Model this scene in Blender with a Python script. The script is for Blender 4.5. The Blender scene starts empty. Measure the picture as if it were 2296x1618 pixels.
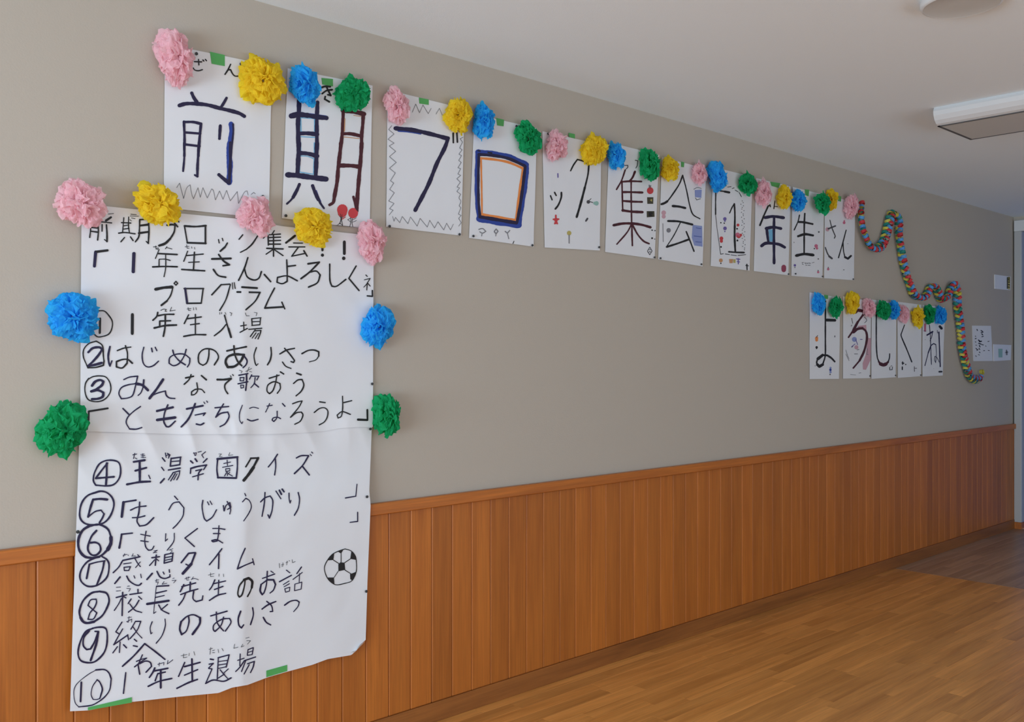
import bpy, bmesh, math, random
from mathutils import Vector, Matrix, noise
R = random.Random(7)
C = bpy.context.scene.collection
SC = bpy.context.scene

# ---------------------------------------------------------------- camera
FPX, YAW, D0, HC = 2140.0, math.radians(46.46), 3.133, 1.51
W, H = 2296.0, 1618.0
cam_d = bpy.data.cameras.new('camera')
cam_d.sensor_width = 36.0
cam_d.lens = 36.0 * FPX / W
cam_d.clip_start = 0.05
cam = bpy.data.objects.new('camera', cam_d)
C.objects.link(cam)
cam.location = (0, -D0, HC)
cam.rotation_euler = (math.radians(90), 0, YAW - math.radians(90))
SC.camera = cam

# ---------------------------------------------------------------- light and exposure
SC.view_settings.view_transform = 'Standard'
SC.view_settings.look = 'None'
SC.view_settings.gamma = 1.0
SC.view_settings.use_curve_mapping = False
SC.view_settings.exposure = 0.08
wd = bpy.data.worlds.new('world')
SC.world = wd
wd.use_nodes = True
wd.node_tree.nodes['Background'].inputs[0].default_value = (0.75, 0.87, 1.0, 1)
wd.node_tree.nodes['Background'].inputs[1].default_value = 1.2


def area(name, loc, rot, sx, sy, power, col):
    l = bpy.data.lights.new(name, 'AREA')
    l.shape = 'RECTANGLE'
    l.size, l.size_y = sx, sy
    l.energy = power
    l.color = col
    o = bpy.data.objects.new(name, l)
    C.objects.link(o)
    o.location = loc
    o.rotation_euler = rot
    return o


# daylight from the glazed left end of the corridor; lamp tilted up to brighten the ceiling
area('daylight_left', (-4.2, -2.6, .95), (0, math.radians(-116), 0), 1.7, 3.6, 300.0, (0.64, 0.82, 1.0))
# unseen fill added behind the camera, stretched right to lift the far end
area('fill_behind', (3.3, -6.35, 1.0), (math.radians(115), 0, 0), 9.2, 1.4, 54.0, (0.64, 0.82, 1.0))

CEIL = 2.81
RAIL = 0.945
XL, XE, YB = -4.25, 9.24, -6.4      # room limits
SEAM = 6.82


# ---------------------------------------------------------------- pixel -> place
cy, sy_ = math.cos(YAW), math.sin(YAW)


def ray(px, py):
    u, v = (px - W / 2) / FPX, -(py - H / 2) / FPX
    return Vector((cy + sy_ * u, sy_ - cy * u, v))


def at(px, py, off=0.0):
    """point of the photograph's wall, off metres in front of it"""
    d = ray(px, py)
    t = (D0 - off) / d.y
    return Vector((d.x * t, -off, HC + d.z * t))


# ---------------------------------------------------------------- materials
def mat(name):
    m = bpy.data.materials.new(name)
    m.use_nodes = True
    return m, m.node_tree.nodes, m.node_tree.links, m.node_tree.nodes['Principled BSDF']


def plain(name, col, rough=0.6, bump=0.0, bscale=80.0, var=0.0):
    m, n, l, b = mat(name)
    b.inputs['Base Color'].default_value = (*col, 1)
    b.inputs['Roughness'].default_value = rough
    if bump or var:
        t = n.new('ShaderNodeTexNoise')
        t.inputs['Scale'].default_value = bscale
        t.inputs['Detail'].default_value = 4
        g = n.new('ShaderNodeNewGeometry')
        l.new(g.outputs['Position'], t.inputs['Vector'])
        if bump:
            bp = n.new('ShaderNodeBump')
            bp.inputs['Strength'].default_value = bump
            bp.inputs['Distance'].default_value = 0.002
            l.new(t.outputs['Fac'], bp.inputs['Height'])
            l.new(bp.outputs['Normal'], b.inputs['Normal'])
        if var:
            r = n.new('ShaderNodeValToRGB')
            r.color_ramp.elements[0].position = .3
            r.color_ramp.elements[1].position = .7
            r.color_ramp.elements[0].color = (*[c * (1 - var) for c in col], 1)
            r.color_ramp.elements[1].color = (*[min(1, c * (1 + var)) for c in col], 1)
            l.new(t.outputs['Fac'], r.inputs['Fac'])
            l.new(r.outputs['Color'], b.inputs['Base Color'])
    return m


def wood(name, dark, light, axis, rough=0.4, tint=0.22, knots=True):
    """grain stretched along one axis, a different tone and figure for each object"""
    m, n, l, b = mat(name)
    tc = n.new('ShaderNodeNewGeometry')
    oi = n.new('ShaderNodeObjectInfo')
    add = n.new('ShaderNodeVectorMath'); add.operation = 'MULTIPLY_ADD'
    comb = n.new('ShaderNodeCombineXYZ')
    for i in range(3):
        l.new(oi.outputs['Random'], comb.inputs[i])
    add.inputs[1].default_value = (37.0, 53.0, 71.0)
    l.new(comb.outputs[0], add.inputs[0])
    l.new(tc.outputs['Position'], add.inputs[2])
    mp = n.new('ShaderNodeMapping')
    s = [16.0, 16.0, 16.0]; s[axis] = 1.1
    mp.inputs['Scale'].default_value = s
    l.new(add.outputs[0], mp.inputs['Vector'])
    t = n.new('ShaderNodeTexNoise')
    t.inputs['Scale'].default_value = 1.0
    t.inputs['Detail'].default_value = 6
    t.inputs['Roughness'].default_value = .62
    t.inputs['Distortion'].default_value = .6
    l.new(mp.outputs[0], t.inputs['Vector'])
    mp2 = n.new('ShaderNodeMapping')
    s = [160.0, 160.0, 160.0]; s[axis] = 4.0
    mp2.inputs['Scale'].default_value = s
    l.new(add.outputs[0], mp2.inputs['Vector'])
    t2 = n.new('ShaderNodeTexNoise')
    t2.inputs['Scale'].default_value = 1.0
    t2.inputs['Detail'].default_value = 3
    l.new(mp2.outputs[0], t2.inputs['Vector'])
    r = n.new('ShaderNodeValToRGB')
    r.color_ramp.elements[0].position = .30
    r.color_ramp.elements[0].color = (*dark, 1)
    r.color_ramp.elements[1].position = .62
    r.color_ramp.elements[1].color = (*light, 1)
    l.new(t.outputs['Fac'], r.inputs['Fac'])
    # fine fibres
    mr = n.new('ShaderNodeMapRange')
    mr.inputs['From Min'].default_value = .3
    mr.inputs['From Max'].default_value = .7
    mr.inputs['To Min'].default_value = .86
    mr.inputs['To Max'].default_value = 1.08
    l.new(t2.outputs['Fac'], mr.inputs['Value'])
    # per-piece tone
    mr2 = n.new('ShaderNodeMapRange')
    mr2.inputs['To Min'].default_value = 1 - tint
    mr2.inputs['To Max'].default_value = 1 + tint * .7
    l.new(oi.outputs['Random'], mr2.inputs['Value'])
    mu = n.new('ShaderNodeMath'); mu.operation = 'MULTIPLY'
    l.new(mr.outputs[0], mu.inputs[0]); l.new(mr2.outputs[0], mu.inputs[1])
    vm = n.new('ShaderNodeVectorMath'); vm.operation = 'SCALE'
    l.new(r.outputs['Color'], vm.inputs[0]); l.new(mu.outputs[0], vm.inputs['Scale'])
    l.new(vm.outputs[0], b.inputs['Base Color'])
    b.inputs['Roughness'].default_value = rough
    bp = n.new('ShaderNodeBump')
    bp.inputs['Strength'].default_value = .12
    bp.inputs['Distance'].default_value = .001
    l.new(t2.outputs['Fac'], bp.inputs['Height'])
    l.new(bp.outputs['Normal'], b.inputs['Normal'])
    return m


def tissue(name, col):
    m, n, l, b = mat(name)
    b.inputs['Base Color'].default_value = (*col, 1)
    b.inputs['Roughness'].default_value = .75
    b.inputs['Specular IOR Level'].default_value = .25
    tr = n.new('ShaderNodeBsdfTranslucent')
    tr.inputs['Color'].default_value = (*col, 1)
    mx = n.new('ShaderNodeMixShader')
    mx.inputs[0].default_value = .6
    out = n['Material Output']
    l.new(b.outputs[0], mx.inputs[1]); l.new(tr.outputs[0], mx.inputs[2])
    l.new(mx.outputs[0], out.inputs['Surface'])
    t = n.new('ShaderNodeTexNoise')
    t.inputs['Scale'].default_value = 160
    bp = n.new('ShaderNodeBump')
    bp.inputs['Strength'].default_value = .5
    bp.inputs['Distance'].default_value = .002
    g = n.new('ShaderNodeNewGeometry')
    l.new(g.outputs['Position'], t.inputs['Vector'])
    l.new(t.outputs['Fac'], bp.inputs['Height'])
    l.new(bp.outputs['Normal'], b.inputs['Normal'])
    return m


M = {}
M['wall'] = plain('wall_paint', (.50, .442, .372), .85, .25, 160)
M['ceiling'] = plain('ceiling_board', (.88, .95, .985), .9, .3, 220)
M['board'] = wood('cedar_board', (.42, .118, .014), (.53, .162, .021), 2, .45, .13)
M['skirting'] = wood('skirting_wood', (.22, .072, .014), (.36, .125, .026), 0, .45, .05)
M['rail'] = wood('rail_wood', (.38, .102, .014), (.56, .17, .024), 0, .42, .05)
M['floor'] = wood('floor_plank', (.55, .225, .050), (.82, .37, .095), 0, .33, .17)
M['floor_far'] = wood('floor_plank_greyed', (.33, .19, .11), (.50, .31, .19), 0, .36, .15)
M['paper'] = plain('paper', (.80, .81, .84), .7)
M['white'] = plain('white_enamel', (.72, .73, .73), .35)
M['offwhite'] = plain('lamp_cover', (.60, .60, .57), .5)
M['groove'] = plain('dark_groove', (.10, .10, .10), .7)
M['steel'] = plain('frame_grey', (.50, .50, .49), .4)
M['blue_door'] = plain('blue_door', (.05, .16, .55), .4)
M['tape'] = plain('green_tape', (.09, .42, .11), .5)
M['pin'] = plain('pin_head', (.03, .035, .04), .3)
INK = {'k': (.006, .006, .008), 'n': (.012, .008, .05), 'b': (.02, .055, .33), 'm': (.065, .006, .014),
       'g': (.22, .22, .24), 'f': (.06, .06, .07), 'c': (.18, .48, .72), 'o': (.85, .27, .06), 'r': (.62, .05, .06), 'p': (.62, .16, .26),
       'l': (.62, .36, .42), 'u': (.16, .12, .40), 'v': (.27, .33, .62), 'y': (.50, .42, .12), 'e': (.30, .52, .46),
       'd': (.06, .055, .03), 's': (.60, .30, .14), 'q': (.32, .05, .10)}
INKN = {'k': 'black', 'n': 'navy', 'b': 'blue', 'm': 'maroon', 'g': 'pencil', 'f': 'pencil_dark', 'c': 'light_blue', 'o': 'orange',
        'r': 'red', 'p': 'pink', 'l': 'pale_pink', 'u': 'purple', 'v': 'pale_blue', 'y': 'olive', 'e': 'pale_green',
        'd': 'dark', 's': 'brown', 'q': 'wine'}
for k, c in INK.items():
    M['ink_' + k] = plain(INKN[k] + '_ink', c, .55)
POM = {'pink': tissue('pink_tissue', (1.0, .72, .77)), 'yellow': tissue('yellow_tissue', (1.0, .82, .05)),
       'blue': tissue('blue_tissue', (.05, .60, 1.0)), 'green': tissue('green_tissue', (.018, .56, .21))}
RING = {'red': plain('red_paper', (.58, .03, .04), .6), 'blue': plain('blue_paper', (.08, .30, .62), .6),
        'yellow': plain('yellow_paper', (.60, .52, .07), .6), 'green': plain('green_paper', (.01, .22, .17), .6)}


# ---------------------------------------------------------------- objects
def tag(o, label=None, cat=None, group=None, kind=None):
    if label: o['label'] = label
    if cat: o['category'] = cat
    if group: o['group'] = group
    if kind: o['kind'] = kind
    return o


def link(name, me, parent=None, loc=None):
    o = bpy.data.objects.new(name, me)
    C.objects.link(o)
    if loc is not None: o.location = loc
    if parent is not None: o.parent = parent
    return o


def empty(name, loc):
    o = link(name, None, None, loc)
    o.empty_display_size = .05
    return o


def mesh(name, verts, faces, m, parent=None, origin=None, smooth=False):
    """verts in world space; origin moves the object's own origin there"""
    pw = Vector((0, 0, 0))
    if parent is not None:
        pw = Vector(parent.location)
        if parent.parent is not None: pw = pw + Vector(parent.parent.location)
    org = Vector(origin) if origin is not None else (pw.copy() if parent is not None else Vector((0, 0, 0)))
    me = bpy.data.meshes.new(name)
    me.from_pydata([tuple(Vector(v) - org) for v in verts], [], faces)
    if isinstance(m, (list, tuple)):
        for q in m: me.materials.append(q)
    else:
        me.materials.append(m)
    if smooth:
        for p in me.polygons: p.use_smooth = True
    me.update()
    return link(name, me, parent, org - pw)


def box_vf(x0, x1, y0, y1, z0, z1, ch=0.0):
    if ch <= 0:
        v = [(x, y, z) for x in (x0, x1) for y in (y0, y1) for z in (z0, z1)]
        f = [(0, 1, 3, 2), (4, 6, 7, 5), (0, 4, 5, 1), (2, 3, 7, 6), (0, 2, 6, 4), (1, 5, 7, 3)]
        return v, f
    bm = bmesh.new()
    bmesh.ops.create_cube(bm, size=1)
    for q in bm.verts:
        q.co = Vector(((x0 + x1) / 2 + q.co.x * (x1 - x0), (y0 + y1) / 2 + q.co.y * (y1 - y0), (z0 + z1) / 2 + q.co.z * (z1 - z0)))
    bmesh.ops.bevel(bm, geom=bm.edges[:], offset=ch, segments=1, affect='EDGES')
    bm.verts.index_update()
    v = [tuple(q.co) for q in bm.verts]
    f = [tuple(q.index for q in fc.verts) for fc in bm.faces]
    bm.free()
    return v, f


def box(name, b, m, parent=None, ch=0.0, kind=None, origin=None):
    v, f = box_vf(*b, ch)
    if origin is None and parent is None:
        origin = ((b[0] + b[1]) / 2, (b[2] + b[3]) / 2, b[4])
    o = mesh(name, v, f, m, parent, origin)
    if kind: o['kind'] = kind
    return o


def merge(parts):
    V, F = [], []
    for v, f in parts:
        n = len(V)
        V += list(v)
        F += [tuple(i + n for i in q) for q in f]
    return V, F


# ================================================================ THE SETTING
box('wall_back', (XL - .2, XE + .15, 0, .2, 0, CEIL), M['wall'], kind='structure')
box('ceiling', (XL - .2, XE + 2.0, YB - .2, .2, CEIL, CEIL + .15), M['ceiling'], kind='structure')
# glazed left end: pier above and beside the opening
v, f = merge([box_vf(XL - .2, XL, -4.5, -.7, 1.85, CEIL), box_vf(XL - .2, XL, -.7, 0, 0, CEIL),
              box_vf(XL - .2, XL, YB, -4.5, 0, CEIL), box_vf(XL - .2, XL, -4.5, -.7, 0, .1)])
tag(mesh('wall_left', v, f, M['wall']), kind='structure')
# wall behind the camera, with a long opening added for the fill light
v, f = merge([box_vf(XL, XE + .15, YB - .2, YB, 0, .25), box_vf(XL, XE + .15, YB - .2, YB, 1.75, CEIL),
              box_vf(XL, -1.4, YB - .2, YB, .25, 1.75), box_vf(8.0, XE + .15, YB - .2, YB, .25, 1.75)])
tag(mesh('wall_front', v, f, M['wall']), kind='structure')
# far end: white door frame against the corner, blue door
fe0, fe1 = -.012, -.075
DOORZ = CEIL - .035
v, f = merge([box_vf(XE, XE + .15, YB, -1.5, 0, CEIL), box_vf(XE, XE + .15, -1.5, 0, DOORZ, CEIL)])
tag(mesh('wall_right', v, f, M['wall']), kind='structure')
dr = empty('door_1', (XE + .05, -.75, 0)); dr['kind'] = 'structure'
for nm, b in (('door_frame', (XE - .03, XE + .1, fe1, fe0, .06, DOORZ - .1)), ('door_frame', (XE - .03, XE + .1, -1.5, -1.43, .06, DOORZ - .1)),
              ('door_lintel', (XE - .035, XE + .1, -1.5, fe0, DOORZ - .1, DOORZ))):
    box(nm, b, M['steel' if nm == 'door_frame' else 'white'], dr, .004)
for b in ((XE - .03, XE + .1, fe1, fe0, 0, .06), (XE - .03, XE + .1, -1.5, -1.43, 0, .06)):
    box('door_shoe', b, M['rail'], dr, .002)
box('door_panel', (XE + .03, XE + .07, -1.43, fe1, .01, DOORZ - .1), M['blue_door'], dr, .003)

# wainscot: vertical tongue and groove boards
BB = .082
bx = [at(p, 1250).x for p in (868, 916, 962.6, 1010, 1054, 1096, 1136, 1177, 1215, 1252, 1285.6, 1319, 1354)]
BW = (bx[-1] - bx[0]) / 12
wains = empty('trim_1', (0, 0, BB)); wains['kind'] = 'structure'
bv, bf = box_vf(-BW / 2 + .0005, BW / 2 - .0005, -.012, 0, 0, RAIL - .045 - BB, .0038)
bme = bpy.data.meshes.new('board')
bme.from_pydata(bv, [], bf); bme.materials.append(M['board'])
i0 = int((bx[0] - (XL + .1)) / BW)
x = bx[0] + BW / 2 - i0 * BW
far = []
while x < XE - BW / 2 - .001:
    if x > -.6:
        o = link('board', bme, wains, (x, 0, 0))
    else:
        far.append(([(a + x, b, c + BB) for a, b, c in bv], bf))
    x += BW
w = XE - (x - BW / 2)
if w > .01:
    box('board', (x - BW / 2 + .0006, XE - .001, -.012, 0, BB, RAIL - .045), M['board'], wains, .002)
v, f = merge(far)
tag(mesh('board', v, f, M['board'], wains), kind='stuff')
box('trim_2', (XL, XE, -.03, 0, RAIL - .045, RAIL), M['rail'], ch=.003, kind='structure')
box('baseboard_back', (XL, XE, -.018, 0, 0, BB), M['skirting'], ch=.002, kind='structure')

# floor: sub-floor slab with strips of wood on it
fl = box('floor', (XL - .2, XE + 2.0, YB - .2, .2, -.15, -.010), M['rail'], kind='structure')
PW = .075
rf = random.Random(3)
pm = {}


def plank_mesh(L, far_):
    k = (round(L, 3), far_)
    if k not in pm:
        v, f = box_vf(0, L - .0008, -PW / 2 + .0003, PW / 2 - .0003, 0, .010, .0006)
        me = bpy.data.meshes.new('plank')
        me.from_pydata(v, [], f)
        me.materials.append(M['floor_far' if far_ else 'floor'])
        pm[k] = me
    return pm[k]


rest = []
flo = Vector(fl.location)
for r in range(int(-YB / PW) + 1):
    y = -(r + .5) * PW
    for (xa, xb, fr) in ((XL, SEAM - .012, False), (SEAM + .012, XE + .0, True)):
        x = xa - (rf.random() * .9 if xa == XL else 0)
        first = True
        while x < xb - .01:
            L = rf.choice((.6, .9, .9, 1.2, .75))
            if first and fr: L = rf.choice((.3, .6, .9))
            first = False
            if x + L > xb - .12: L = xb - x
            x0 = max(x, xa)
            vis = (x + L > 1.9 and y > -1.95 and (fr is False or y > -1.2) and y > -(x + L) * .62 + .0 - .4)
            if vis and x >= xa:
                o = link('plank', plank_mesh(L, fr), fl, Vector((x, y, -.010)) - flo)
            else:
                v, f = box_vf(x0, x + L - .0008, y - PW / 2 + .0003, y + PW / 2 - .0003, -.010, 0, 0)
                rest.append((fr, v, f))
            x += L
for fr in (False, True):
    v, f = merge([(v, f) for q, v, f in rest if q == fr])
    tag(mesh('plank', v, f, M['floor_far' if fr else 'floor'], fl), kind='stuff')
box('trim_3', (SEAM - .012, SEAM + .012, YB, -.018, -.010, .0005), M['floor_far'], ch=.0004, kind='structure')


# ================================================================ CEILING FITTINGS
def lathe(prof, cx, cyy, n=48):
    v, f = [], []
    for r_, z in prof:
        for i in range(n):
            a = 2 * math.pi * i / n
            v.append((cx + r_ * math.cos(a), cyy + r_ * math.sin(a), z))
    for j in range(len(prof) - 1):
        for i in range(n):
            f.append((j * n + i, j * n + (i + 1) % n, (j + 1) * n + (i + 1) % n, (j + 1) * n + i))
    return v, f


def ceil_at(px, py, z=CEIL):
    d = ray(px, py)
    t = (z - HC) / d.z
    return Vector((d.x * t, -D0 + d.y * t, z))


c = ceil_at(2156, 6, CEIL - .02)
sp = empty('ceiling_speaker', (c.x, c.y, CEIL))
tag(sp, 'round flat white fitting on the ceiling, at the top right edge of the view', 'ceiling fitting')
v, f = lathe([(.134, CEIL), (.138, CEIL - .006), (.137, CEIL - .024), (.133, CEIL - .030), (.127, CEIL - .032)], c.x, c.y)
mesh('rim', v, f, M['white'], sp, smooth=True)
v, f = lathe([(.127, CEIL - .032), (.122, CEIL - .030), (.04, CEIL - .031), (.0005, CEIL - .031)], c.x, c.y)
mesh('cover', v, f, M['offwhite'], sp, smooth=True)

ZB = CEIL - .085
a1 = ceil_at(2098, 283, ZB); a2 = ceil_at(2180.5, 311.5, ZB)
fx0, fx1, fy1 = a1.x, a2.x, (a1.y + a2.y) / 2
fy0 = fy1 - 1.25
lamp = empty('ceiling_lamp', ((fx0 + fx1) / 2, (fy0 + fy1) / 2, CEIL))
tag(lamp, 'long white ceiling lamp, switched off, with a rounded side facing the poster wall end', 'ceiling lamp')
lamp['label'] = 'long rectangular white ceiling lamp, switched off, below the round ceiling fitting'
# housing: profile in X-Z swept along Y, rounded towards the daylight
prof = [(fx0 - .045, CEIL), (fx0 - .055, CEIL - .02), (fx0 - .052, CEIL - .042), (fx0 - .038, CEIL - .064), (fx0 - .018, CEIL - .079),
        (fx0, ZB), (fx1, ZB), (fx1 + .018, CEIL - .079), (fx1 + .038, CEIL - .064), (fx1 + .052, CEIL - .042), (fx1 + .055, CEIL - .02), (fx1 + .045, CEIL)]
n = len(prof)
v = [(x, y, z) for y in (fy0 - .0, fy1 + .0) for x, z in prof]
f = [(i, i + 1, n + i + 1, n + i) for i in range(n - 1)] + [tuple(range(n - 1, -1, -1)), tuple(range(n, 2 * n))]
mesh('housing', v, f, M['white'], lamp)
g = .012
v, f = merge([box_vf(fx0, fx1, fy1 - g, fy1 + .001, ZB - .004, ZB + .001), box_vf(fx0, fx1, fy0, fy0 + g, ZB - .004, ZB + .001),
              box_vf(fx0, fx0 + g, fy0, fy1, ZB - .004, ZB + .001), box_vf(fx1 - g, fx1, fy0, fy1, ZB - .004, ZB + .001)])
mesh('panel_edge', v, f, M['groove'], lamp)
box('diffuser', (fx0 + g, fx1 - g, fy0 + g, fy1 - g, ZB - .003, ZB), M['offwhite'], lamp, .002)


# ================================================================ INK
CROP = {'A': (340, 50, 5.393), 'B': (340, 320, 7.653), 'C': (620, 130, 8.092), 'D': (620, 320, 8.092), 'E': (850, 180, 4.623),
        'F': (1040, 220, 4.759), 'G': (1200, 280, 5.579), 'H': (1350, 310, 5.393), 'I': (1570, 350, 5.779), 'J': (1750, 400, 6.742),
        'K': (1800, 630, 6.742), 'L': (1940, 640, 7.355), 'M': (80, 390, 6.753), 'N': (400, 430, 4.783), 'O': (80, 540, 6.742),
        'P': (400, 540, 4.592), 'Q': (80, 750, 5.467), 'R': (480, 750, 5.218), 'S': (150, 970, 5.887), 'T': (480, 970, 6.042),
        'U': (150, 1160, 6.56), 'V': (460, 1160, 5.74), 'W': (150, 1380, 6.798), 'X': (440, 1340, 5.218), 'Y': (2120, 560, 5.394)}
ri = random.Random(11)


def smooth_line(P):
    """Catmull-Rom through the points"""
    if len(P) < 3: return P
    out = []
    for i in range(len(P) - 1):
        p0 = P[i - 1] if i else P[0] * 2 - P[1]
        p1, p2 = P[i], P[i + 1]
        p3 = P[i + 2] if i + 2 < len(P) else P[-1] * 2 - P[-2]
        L = (p2 - p1).length
        k = max(2, min(10, int(L / 2.2)))
        for j in range(k):
            t = j / k
            out.append(.5 * ((2 * p1) + (p2 - p0) * t + (2 * p0 - 5 * p1 + 4 * p2 - p3) * t * t + (3 * p1 - p0 - 3 * p2 + p3) * t ** 3))
    out.append(P[-1])
    return out


def split_sharp(P):
    runs, cur = [], [P[0]]
    for i in range(1, len(P)):
        cur.append(P[i])
        if i < len(P) - 1:
            a, b = P[i] - P[i - 1], P[i + 1] - P[i]
            if a.length > 1e-6 and b.length > 1e-6 and a.angle(b) > math.radians(58):
                runs.append(cur); cur = [P[i]]
    runs.append(cur)
    return runs


def ribbon(P, w):
    """flat pen stroke in photograph pixels, round ends; returns verts, faces"""
    V, F = [], []
    ph = ri.random() * 9
    for run in split_sharp(P):
        Q = smooth_line(run)
        n = len(Q)
        s = len(V)
        acc = 0
        for i, q in enumerate(Q):
            a = Q[max(0, i - 1)]; b = Q[min(n - 1, i + 1)]
            if i: acc += (q - Q[i - 1]).length
            d = b - a
            d = d.normalized() if d.length > 1e-6 else Vector((1, 0))
            nn = Vector((-d.y, d.x)) * w * .5 * (1 + .09 * math.sin(acc * .16 + ph) + .04 * math.sin(acc * .6 + ph * 3))
            V += [q + nn, q - nn]
            if i: F.append((s + 2 * i - 2, s + 2 * i - 1, s + 2 * i + 1, s + 2 * i))
        for q, d in ((Q[0], Q[0] - Q[1]), (Q[-1], Q[-1] - Q[-2])):      # round caps
            d = d.normalized() if d.length > 1e-6 else Vector((1, 0))
            a0 = math.atan2(d.y, d.x)
            c0 = len(V)
            V.append(q.copy())
            m_ = 5 if w < 2.5 else 8
            for j in range(m_ + 1):
                a = a0 - math.pi / 2 + math.pi * j / m_
                V.append(q + Vector((math.cos(a), math.sin(a))) * w * .49)
            for j in range(m_): F.append((c0, c0 + 1 + j, c0 + 2 + j))
    return V, F


def disc(q, w, sx=1.0):
    V = [q.copy()]; n = 14
    for j in range(n):
        a = 2 * math.pi * j / n
        V.append(q + Vector((math.cos(a) * w / 2 * sx, math.sin(a) * w / 2)))
    return V, [(0, 1 + j, 1 + (j + 1) % n) for j in range(n)]


def clusters(parts, gap):
    """strokes that touch or nearly touch form one written character"""
    n = len(parts)
    root = list(range(n))

    def find(i):
        while root[i] != i: i = root[i]
        return i
    bb = [(min(q.x for q in V), min(q.y for q in V), max(q.x for q in V), max(q.y for q in V)) for V, F in parts]
    for i in range(n):
        for j in range(i):
            a, c = bb[i], bb[j]
            if a[0] - gap < c[2] and c[0] - gap < a[2] and a[1] - gap < c[3] and c[1] - gap < a[3] and find(i) != find(j):
                if min((p - q).length for p in parts[i][0][::2] for q in parts[j][0][::2]) < gap + 1.5: root[find(i)] = find(j)
    out = {}
    for i in range(n): out.setdefault(find(i), []).append(parts[i])
    return [merge(p) for p in out.values()]


def ink(parent, offf, text, crop, name='lettering', lift=.0013):
    x0, y0, s = CROP[crop]
    by = {}
    col = 'k'
    for st in text.replace('\n', ' ').split(';'):
        tok = st.split()
        if not tok: continue
        if tok[0].isalpha() and len(tok[0]) == 1:
            col = tok[0]; tok = tok[1:]
            if not tok: continue
        fill = tok[0] == 'FILL'
        w = 0 if fill else float(tok[0]) / s * 1.27
        P = [Vector((float(a.split(',')[0]) / s + x0, float(a.split(',')[1]) / s + y0)) for a in tok[1:]]
        if fill:
            c0 = sum(P, Vector((0, 0))) / len(P)
            V = [c0] + P
            F = [(0, 1 + i, 1 + (i + 1) % len(P)) for i in range(len(P))]
        elif len(P) == 1: V, F = disc(P[0], w, .95)
        else: V, F = ribbon(P, max(w, .75))
        by.setdefault(col, []).append((V, F))
    order = {'c': 0, 'b': 1, 'o': 1, 'l': 0, 'v': 0}
    for c, parts in by.items():
        up = lift + {0: -.0005, 1: -.00025, 2: 0}[order.get(c, 2)]
        for V, F in clusters(parts, 4.0 if name == 'lettering' else 7.0):
            W3 = []
            for q in V:
                p = at(q.x, q.y, .01)
                W3.append(at(q.x, q.y, offf(p.x, p.z) + up))
            o = mesh(name, W3, F, M['ink_' + c], parent)
            if len(by) > 1 and name == 'lettering': o['label'] = INKN[c].replace('_', ' ') + ' marker strokes'


def quadpx(name, pts, crop, offf, m, parent, lift=.001):
    x0, y0, s = CROP[crop]
    V = []
    n = 6
    P = [Vector((a / s + x0, b / s + y0)) for a, b in pts]
    for i in range(n + 1):
        for k in (0, 1):
            q = (P[0].lerp(P[1], i / n)) if k == 0 else (P[3].lerp(P[2], i / n))
            p = at(q.x, q.y, .01)
            V.append(at(q.x, q.y, offf(p.x, p.z) + lift))
    F = [(2 * i, 2 * i + 1, 2 * i + 3, 2 * i + 2) for i in range(n)]
    return mesh(name, V, F, m, parent)


def pins(parent, offf, pts):
    for (x, y, c) in pts:
        x0, y0, s = CROP[c]
        q = (x / s + x0, y / s + y0)
        p = at(q[0], q[1], .01)
        p = at(q[0], q[1], offf(p.x, p.z))
        V, F = [], []
        r = .0055
        for j, (rr, d) in enumerate(((.35, 0), (.35, .004), (1, .005), (1, .008), (.5, .0095))):
            for i in range(10):
                a = 2 * math.pi * i / 10
                V.append((p.x + r * rr * math.cos(a), p.y - d, p.z + r * rr * math.sin(a)))
            if j:
                F += [((j - 1) * 10 + i, (j - 1) * 10 + (i + 1) % 10, j * 10 + (i + 1) % 10, j * 10 + i) for i in range(10)]
        F.append(tuple(range(40, 50)))
        mesh('pin', V, F, M['pin'], parent)


# ================================================================ TITLE SHEETS
def title_sheet(corners, label, group, seed, tape=None, pinpts=()):
    TL, TR, BR, BL = [at(a, b, .004) for a, b in corners]
    def offf(x, z):
        return .0045 + .0022 * noise.noise(Vector((x * 5 + seed * 3.1, z * 4, seed))) + .0008 * noise.noise(Vector((x * 13, z * 9, seed + 5)))
    c = (TL + TR + BR + BL) / 4
    th = empty('title_sheet', (c.x, 0, min(BL.z, BR.z)))
    tag(th, label, 'paper sheet', group)
    nx, nz = 16, 22
    V = []
    for side in (0, .0006):
        for j in range(nz + 1):
            for i in range(nx + 1):
                p = TL.lerp(TR, i / nx).lerp(BL.lerp(BR, i / nx), j / nz)
                V.append((p.x, -(offf(p.x, p.z) - side), p.z))
    F = []
    N = (nx + 1) * (nz + 1)
    for j in range(nz):
        for i in range(nx):
            a = j * (nx + 1) + i
            F.append((a, a + nx + 1, a + nx + 2, a + 1))
            F.append((N + a, N + a + 1, N + a + nx + 2, N + a + nx + 1))
    rim = [i for i in range(nx + 1)] + [j * (nx + 1) + nx for j in range(1, nz + 1)] + [nz * (nx + 1) + i for i in range(nx - 1, -1, -1)] + [j * (nx + 1) for j in range(nz - 1, 0, -1)]
    for i in range(len(rim)):
        a, b = rim[i], rim[(i + 1) % len(rim)]
        F.append((a, b, N + b, N + a))
    mesh('sheet', V, F, M['paper'], th)
    if tape: quadpx('tape', tape[1], tape[0], offf, M['tape'], th, .0012)
    if pinpts: pins(th, offf, pinpts)
    return th, offf


G1 = 'big lettered sheets of the long title row'
G2 = 'lettered sheets of the short lower row'

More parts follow.
